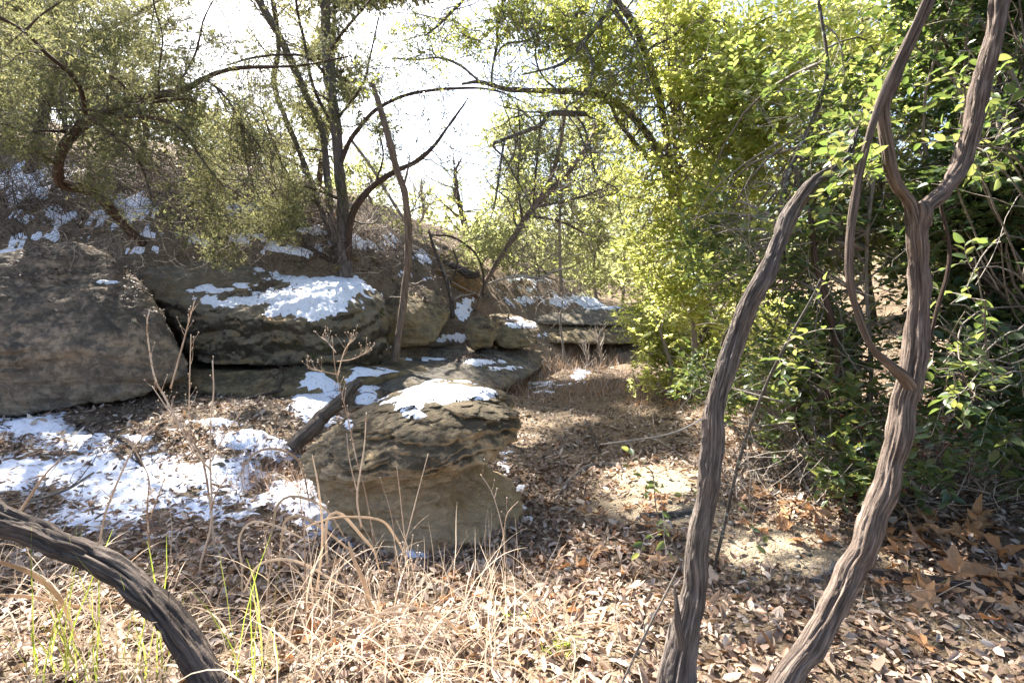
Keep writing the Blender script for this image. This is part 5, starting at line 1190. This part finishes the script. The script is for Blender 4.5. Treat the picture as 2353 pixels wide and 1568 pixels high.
stuff_blades('dry_grass', 'short brown grass tufts on the shaded left bank', gp(300, 540, 700, 1040, 1130), .16, .002, .5, 'reed', sag=.05)
# dead shrub stalks at the bend
for i, (px, py, h) in enumerate([(1290, 850, 160), (1378, 850, 95), (1345, 855, 80)]):
    P = ground_at(px, py)[0]; Y = P[1]
    t = Tree('dead_stalk', ['tallest grey dead stalk standing in the rusty reeds', 'rusty dead stalk right of the others in the reeds', 'short dead stalk between the two others in the reeds'][i], tuple(P), cat='plant')
    t.limb([(px, py + 4, Y, 8), (px + 4, py - h * .3, Y, 7), (px - 3, py - h * .7, Y, 6), (px + 3, py - h, Y, 3)], 'bark_grey', 'stem', 40, 7, .004)
    C, R = t.curves(); C1, R1 = children(C, R, 26, .35, .7, .4, .2, 7, .4, rmin=.003); t.batch(C1, R1, 3, 'twig_grey')

def log_thing(name, label, pts, matn, n=90, k=16, amp=.004, twigs=0, cat='branch', **kw):
    a = np.array(pts, float); P = at(a[:, 0], a[:, 1], a[:, 2]) if a.shape[1] == 4 else ground_at(a[:, 0], a[:, 1])
    w = a[:, -1]; r = w / 2 * P[:, 1] / F
    if a.shape[1] == 3: P[:, 2] += r * .7
    V, Fs, uv = bark_tube(P, r, n, k, amp, **kw)
    if not twigs: return solo(name, V, Fs, M[matn], label, cat, uv=uv)
    root = thing(name, label, cat, tuple(P[0])); part('main_stem', V, Fs, M[matn], root, uv=uv)
    c, rr = resample(P, r, 24); C1, R1 = children(c[None], rr[None], twigs, .35, .9, .1, .2, 8, .5, rmin=.0015)
    V, Fq, uv = tubes(C1, R1, 4); part('twigs', V, Fq, M[matn], root, uv=uv, kind='stuff'); return root
log_thing('driftwood_log', 'weathered log leaning on the left side of the mushroom-shaped rock', [(670, 1030, 4.9, 40), (700, 1000, 5.0, 40), (745, 955, 5.2, 36), (790, 915, 5.45, 32), (822, 878, 5.7, 24)], 'wood_drift', 140, 30, .010, cat='log', seed=5.)
log_thing('fallen_branch', 'crooked grey branch lying across the sunlit sand in the creek bed', [(1275, 1150, 8), (1300, 1125, 11), (1340, 1100, 12), (1375, 1085, 12), (1430, 1078, 10), (1500, 1072, 8), (1560, 1050, 5)], 'bark_grey', amp=.002)
log_thing('fallen_branch', 'dark branch on the litter left of the leaning trunk base', [(1470, 1195, 12), (1530, 1190, 18), (1580, 1182, 17), (1620, 1176, 13)], 'bark_lichen', amp=.002)
log_thing('fallen_branch', 'short dark branch standing out on the middle of the creek bed', [(1375, 1040, 8), (1362, 1010, 9), (1345, 975, 6)], 'bark_log', amp=.002)
log_thing('fallen_branch', 'dark fallen branch running to the right edge behind the thick trunk', [(1960, 1315, 18), (2060, 1330, 24), (2180, 1345, 26), (2300, 1372, 24), (2420, 1400, 20)], 'bark_log', amp=.004)
log_thing('fallen_branch', 'stubby grey branch piece beside the thick leaning trunk', [(1850, 1340, 12), (1880, 1335, 18), (1905, 1320, 20), (1915, 1295, 18)], 'bark_grey', amp=.002)
log_thing('fallen_branch', 'lichened stick lying between the trunks', [(1705, 1310, 10), (1720, 1340, 12), (1745, 1370, 11), (1752, 1395, 7)], 'bark_lichen', amp=.002)
log_thing('fallen_branch', 'long pale stick pointing at the leaning trunk', [(1380, 1020, 2.6, 3), (1540, 995, 2.7, 4), (1625, 955, 2.8, 5)], 'bark_pale', amp=.0005, twigs=5)
log_thing('fallen_branch', 'thick dark root-like branch on the snow below the left boulder', [(150, 975, 8), (210, 985, 14), (260, 1010, 15), (300, 1030, 12), (330, 1075, 8)], 'bark_log', amp=.003, twigs=6)
log_thing('fallen_branch', 'thin dark branch between the snow patches on the left', [(380, 1110, 6), (330, 1085, 9), (300, 1060, 9), (270, 1040, 9)], 'bark_log', amp=.002, twigs=5)
log_thing('fallen_branch', 'long dark branch resting on the rock ledge below the snow-topped boulder', [(470, 980, 6.2, 6), (540, 930, 6.5, 9), (620, 902, 6.7, 9), (720, 885, 7.0, 6), (800, 880, 7.2, 4)], 'bark_log', amp=.003, twigs=5)
log_thing('fallen_branch', 'grey dead branch lying over the snow at the left edge', [(20, 1160, 2.9, 5), (90, 1145, 3.1, 8), (160, 1120, 3.3, 8), (215, 1085, 3.5, 5)], 'bark_grey', amp=.002, twigs=7)
log_thing('fallen_branch', 'broken log lying behind the dead trunk foot', [(940, 800, 14), (990, 808, 16), (1040, 812, 12)], 'wood_drift', amp=.006, cat='log')
log_thing('fallen_branch', 'brown fallen log on the brushy slope', [(640, 560, 10), (700, 575, 12), (760, 600, 10)], 'bark_brown', amp=.004, cat='log')
log_thing('fallen_branch', 'thin slanting dead stick in front of the leaning trunk foot', [(1425, 1575, 1.75, 6), (1475, 1470, 1.8, 7), (1520, 1380, 1.85, 6), (1560, 1300, 1.9, 4)], 'bark_grey', amp=.0005)
log_thing('fallen_branch', 'short lichened twig in the grass at the bottom middle', [(1000, 1500, 14), (1040, 1480, 13), (1075, 1470, 8)], 'bark_lichen', amp=.002, twigs=4)
log_thing('root_stump', 'blackened stump end jutting from the orange soil bank', [(1020, 600, 11.9, 10), (1050, 615, 11.6, 18), (1075, 630, 11.4, 22), (1098, 632, 11.3, 16)], 'bark_log', amp=.01, cat='stump')
log_thing('arching_vine', 'bare vine arching over the orange soil bank', [(1010, 545, 12), (1060, 550, 11.8, 5)] and [(990, 540, 12, 4), (1040, 545, 11.8, 5), (1090, 580, 11.6, 5), (1110, 630, 11.5, 5), (1108, 690, 11.4, 4)], 'bark_brown', amp=.001, cat='vine')

# ------------------------------------------------------------ foreground grass and weeds
def tuft(px, py, n, length, w, label, matn='grass_dry', spread=.1, lean=.9, sag=.20, up=1.4, direction=None, name='grass_tuft', group=None):
    P0 = ground_at(px, py)[0]; P = P0 + np.column_stack([rng.normal(0, spread, n), rng.normal(0, spread, n), np.zeros(n)]); P[:, 2] = gz(P[:, 0], P[:, 1])
    m = n; d = rdir(m) * lean + np.array([0, 0, up])
    if direction is not None: d = d + np.array(direction)
    d = unit(d); Ls = length * rng.uniform(.35, 1.25, m); C = curve_walk(P, d, Ls, 10, .05, sag)
    g = gz(C[..., 0], C[..., 1]) + .006; C[..., 2] = np.maximum(C[..., 2], g)
    W = w * np.array([.8, 1, 1, 1, .95, .85, .75, .6, .4, .1])[None] * rng.uniform(.5, 1.3, (m, 1))
    V, Fq = ribbons(C, W, unit(rdir(m) + np.array([0, -.4, .3])))
    root = thing(name, label, 'grass', tuple(P0), group); part('blades', V, Fq, M[matn], root, kind='stuff'); return root
tuft(1120, 1560, 120, .50, .0023, 'broad pale tuft of dry grass at the bottom middle', direction=(-.5, 0, 0), spread=.16)
tuft(860, 1540, 60, .58, .0026, 'dry grass tuft left of the bottom middle with arching orange blades', direction=(-.1, .1, 0), spread=.14)
tuft(1320, 1480, 70, .42, .0022, 'sparse dry grass tuft right of the bottom middle', spread=.14)
tuft(640, 1560, 70, .48, .0025, 'dry grass tuft just right of the dark slanting trunk', direction=(-.6, 0, 0), spread=.15)
tuft(180, 1500, 120, .42, .0026, 'pale dry grass tuft behind the dark slanting trunk in the corner', direction=(.2, 0, 0), spread=.22)
tuft(40, 1420, 100, .42, .0026, 'pale dry grass tuft at the left edge', direction=(.3, 0, 0), spread=.2)
tuft(350, 1560, 70, .42, .003, 'flattened dry grass tuft at the foot of the dark slanting trunk', spread=.18)
tuft(760, 1420, 60, .5, .0028, 'arching orange-tipped grass tuft in front of the mushroom-shaped rock', direction=(-.3, 0, .2), spread=.1, up=2.)
tuft(930, 1400, 36, .5, .0018, 'thin upright dry grass in front of the mushroom-shaped rock', spread=.12, up=3., sag=.07)
tuft(1130, 1370, 45, .4, .0016, 'thin upright dry grass at the right foot of the mushroom-shaped rock', spread=.1, up=3., sag=.07)
tuft(700, 1140, 26, .42, .0032, 'arching dry grass tuft against the left flank of the mushroom-shaped rock', direction=(-.4, 0, .4), spread=.05, up=2.)
tuft(600, 1110, 60, .22, .002, 'small brown grass tuft on the snow left of the mushroom-shaped rock', 'reed', spread=.06, up=2.)
for px, py, n, lb in ((95, 1560, 14, 'tall green blades rising in the lower left corner'), (330, 1560, 16, 'green grass blades behind the lower left trunk'), (570, 1560, 12, 'yellow-green blades right of the lower left trunk foot'), (200, 1560, 10, 'few green blades between the others in the lower left')):
    tuft(px, py, n, .52, .0028, lb, 'grass_green', spread=.05, up=3.6, lean=.8, sag=.05)
tuft(1290, 1510, 40, .09, .003, 'fresh green grass sprout at the bottom middle', 'grass_green', spread=.03, up=1.5, name='green_sprout')
tuft(1190, 1440, 20, .06, .003, 'tiny green sprout left of the bottom middle one', 'grass_green', spread=.03, up=1.5, name='green_sprout')
tuft(2110, 1340, 25, .08, .003, 'tiny green sprout near the right fallen branch', 'grass_green', spread=.04, up=1.5, name='green_sprout')
tuft(1020, 1370, 14, .06, .003, 'tiny green sprout in front of the mushroom-shaped rock', 'grass_green', spread=.03, up=1.5, name='green_sprout')
ARCS = [([(556, 1370), (550, 1311), (537, 1250), (560, 1216), (612, 1229), (694, 1275)], 5, 'lowest orange-based arching blade left of the mushroom-shaped rock foot'),
 ([(610, 1290), (622, 1214), (630, 1167), (663, 1152), (730, 1183), (781, 1265)], 6, 'highest arching pale blade left of the mushroom-shaped rock foot'),
 ([(640, 1300), (645, 1229), (650, 1201), (684, 1198), (740, 1239), (802, 1296), (830, 1330)], 6, 'broad pale blade arching inside the highest one'),
 ([(752, 1300), (745, 1229), (750, 1193), (776, 1193), (822, 1250), (848, 1290), (860, 1350)], 7, 'orange-stemmed broad blade arching to the right by the rock foot'),
 ([(722, 1400), (735, 1250), (722, 1147), (709, 1106), (694, 1065)], 5, 'thick bright upright blade beside the left flank of the mushroom-shaped rock'),
 ([(860, 1430), (833, 1358), (802, 1311), (781, 1275)], 11, 'short thick bright leaning blade in the middle of the grass'),
 ([(560, 1360), (586, 1306), (632, 1298), (684, 1316), (761, 1368), (840, 1420)], 6, 'long low blade arching over the litter'),
 ([(700, 1210), (771, 1193), (863, 1203), (894, 1239), (920, 1296), (930, 1350)], 5, 'long blade crossing in front of the mushroom-shaped rock foot'),
 ([(558, 1072), (586, 1041), (622, 1036), (663, 1054), (684, 1095), (700, 1200)], 5, 'arching blade over the snow at the rock left flank'),
 ([(830, 1560), (843, 1486), (863, 1435), (905, 1419), (966, 1435), (1010, 1460)], 8, 'broad white arching blade at the bottom middle'),
 ([(960, 1450), (975, 1420), (1010, 1440), (1060, 1500), (1090, 1568)], 9, 'broad bright blade bending to the bottom edge'),
 ([(640, 1568), (700, 1500), (800, 1450), (900, 1440), (1000, 1480)], 6, 'long flat pale blade sweeping over the litter at the bottom'),
 ([(0, 1290), (60, 1330), (110, 1400), (130, 1500), (150, 1568)], 12, 'wide pale bent blade in the lower left corner'),
 ([(0, 1366), (60, 1385), (150, 1420), (220, 1430)], 9, 'short wide pale blade at the left edge')]
for pts, w, lb in ARCS:
    a = np.array(pts, float); Yg_ = max(1.7, ground_at(a[0, 0], min(a[:, 1].max(), 1500))[0][1] - .1)
    P = at(a[:, 0], a[:, 1], np.full(len(a), Yg_)); P[:, 1] += np.linspace(0, .12, len(P)); C = resample(P, np.ones(len(P)), 26)[0]
    Wd = w / 2 * Yg_ / F * np.sin(np.linspace(.5, 3.05, 26)) ** .6
    V, Fq = ribbons(C[None], Wd[None], np.array([[.2, -1, .4]])); n_ = len(V)
    N_ = np.array([0, .0012, .0006]); V2 = np.vstack([V, V + N_]); F2 = np.vstack([Fq, Fq[:, ::-1] + n_])
    solo('arching_grass', V2, F2, M['grass_dry'], lb, 'grass')
def weed(pts, label, Yb, side=(), w=4, matn='dry_stem', tw=6, name='dead_weed'):
    w = w * 1.35
    P0 = at(pts[0][0], pts[0][1], Yb)
    root = thing(name, label, 'weed', tuple(P0)); Cs = []
    for q in (pts,) + tuple(side):
        a = np.array(q, float); P = at(a[:, 0], a[:, 1], np.full(len(a), Yb)); P[:, 1] += np.linspace(0, rng.normal(0, .08), len(a)); r = np.linspace(w, w * .45, len(a)) * (1. if q is pts else .7) / 2 * Yb / F
        V, Fs, uv = bark_tube(P, r, 30, 6, .0002); part('stem', V, Fs, M[matn], root, uv=uv); c, rr = resample(P, r, 12); Cs.append((c, rr))
    C = np.stack([c for c, _ in Cs]); R = np.stack([r for _, r in Cs])
    if tw:
        C1, R1 = children(C, R, tw, .08, .7, .5, .1, 6, .5, rmin=.0006, t0=.4); V, Fq, uv = tubes(C1, R1, 4)
        D1, F1 = ico(1); q = C1[:, -1]; V2 = (q[:, None] + D1[None] * .0042).reshape(-1, 3); f2 = (np.arange(len(q)) * len(D1))[:, None, None] + F1[None]
        tp = part('twigs', V, Fq, M[matn], root, uv=uv, kind='stuff'); part('seed_heads', V2, f2.reshape(-1, 3), M[matn], tp, kind='stuff')
    return root
weed([(505, 1360), (495, 1250), (488, 1150), (470, 1040), (420, 960), (392, 900), (375, 860), (362, 750), (372, 710)], 'tall dead weed stem in front of the huge left boulder, leftmost', 2.9, ([(392, 892), (415, 800), (432, 730), (442, 690)], [(470, 1050), (440, 1010), (425, 975), (370, 880)], [(420, 960), (380, 950), (362, 930)]), 5, tw=9)
weed([(450, 1420), (460, 1300), (485, 1200), (482, 1060), (484, 960), (490, 900), (487, 830)], 'dead weed stem with forked tips right of the tallest one', 2.6, ([(484, 1080), (470, 1040), (462, 990), (480, 760)], [(485, 1060), (510, 1010), (545, 960)], [(486, 1170), (510, 1120), (545, 1080)]), 5, tw=9)
weed([(350, 1330), (340, 1180), (345, 1100), (330, 1060), (300, 1000)], 'orange-brown dead weed stems left of the tall weeds', 2.6, ([(345, 1190), (370, 1120), (390, 1060)], [(375, 1400), (385, 1250), (370, 1160)]), 4)
weed([(220, 1330), (235, 1200), (270, 1100), (310, 1020), (365, 970)], 'pale slanting dead stem over the snow on the left', 2.4, (), 5, 'dry_stem', 3)
weed([(20, 1215), (60, 1150), (100, 1090), (130, 1060)], 'pale short dead stem above the slanting trunk', 2.3, (), 6, 'dry_stem', 2)
weed([(860, 1250), (840, 1130), (820, 1050), (795, 930), (775, 850), (768, 770)], 'feathery dry grass head standing left of the mushroom-shaped rock top', 2.9, ([(776, 860), (740, 850), (712, 838)], [(776, 860), (800, 800), (830, 770)], [(772, 810), (745, 790), (720, 780)], [(774, 830), (810, 825), (840, 810)]), 3, tw=12)
weed([(830, 1210), (825, 1130), (845, 1020), (855, 935)], 'single pale stem crossing the dark face of the mushroom-shaped rock', 2.5, ([(823, 1140), (800, 1060), (790, 1000)],), 4, tw=0)
weed([(905, 1450), (910, 1330), (935, 1220), (975, 1060)], 'thin orange grass stem in front of the mushroom-shaped rock foot', 2.3, ([(912, 1330), (900, 1200), (870, 1100)], [(930, 1240), (925, 1120), (925, 1050)]), 3, tw=0)
weed([(1160, 1300), (1155, 1230), (1130, 1150), (1100, 1110)], 'thin stem at the right foot of the mushroom-shaped rock', 2.6, ([(1155, 1240), (1165, 1180), (1190, 1150)],), 3, tw=3)
weed([(700, 1400), (700, 1260), (690, 1150), (690, 1060)], 'slim dead weed left of the mushroom-shaped rock foot', 2.2, ([(700, 1300), (680, 1200), (660, 1130)], [(702, 1350), (720, 1250), (735, 1180)]), 3, tw=6)
weed([(610, 1420), (625, 1330), (640, 1270), (640, 1200)], 'seedy brown weed left of the arching grass', 2.2, ([(620, 1360), (600, 1290), (590, 1240)],), 3, tw=14)
weed([(820, 1450), (800, 1370), (790, 1290)], 'seedy brown weed among the arching grass blades', 2.2, ([(812, 1410), (840, 1350), (850, 1290)],), 3, tw=14)
weed([(935, 1430), (925, 1340), (930, 1270)], 'seedy brown weed right of the arching grass', 2.2, ([(930, 1380), (950, 1310), (960, 1270)],), 3, tw=14)
# litter lying on boulders' tops
B_ = Bag()
for V, Fc in ROCKS[1:9]:
    N = vnormals(V, Fc); ok = np.where((N[:, 2] > .6) & (fbm(V * 2.5, 2) > .15))[0]
    if len(ok) < 20: continue
    i = rng.choice(ok, min(1400, len(ok))); P = V[i] + np.array([0, 0, .006]); m = len(P); a = rng.uniform(0, 6.28, m)
    v, f = leaves(P, np.stack([np.cos(a), np.sin(a), rng.normal(0, .3, m)], 1), unit(N[i] + rdir(m) * .4), rng.uniform(.03, .06, m), rng.uniform(.015, .03, m), tri=True); B_.add(v, f)
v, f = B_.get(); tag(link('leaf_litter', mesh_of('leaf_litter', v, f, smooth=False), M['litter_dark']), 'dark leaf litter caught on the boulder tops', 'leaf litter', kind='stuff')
print('TRIS', sum(sum(max(0, len(p.vertices) - 2) for p in []) for m in bpy.data.meshes), 'polys', sum(len(m.polygons) for m in bpy.data.meshes), 'objs', len(bpy.data.objects))
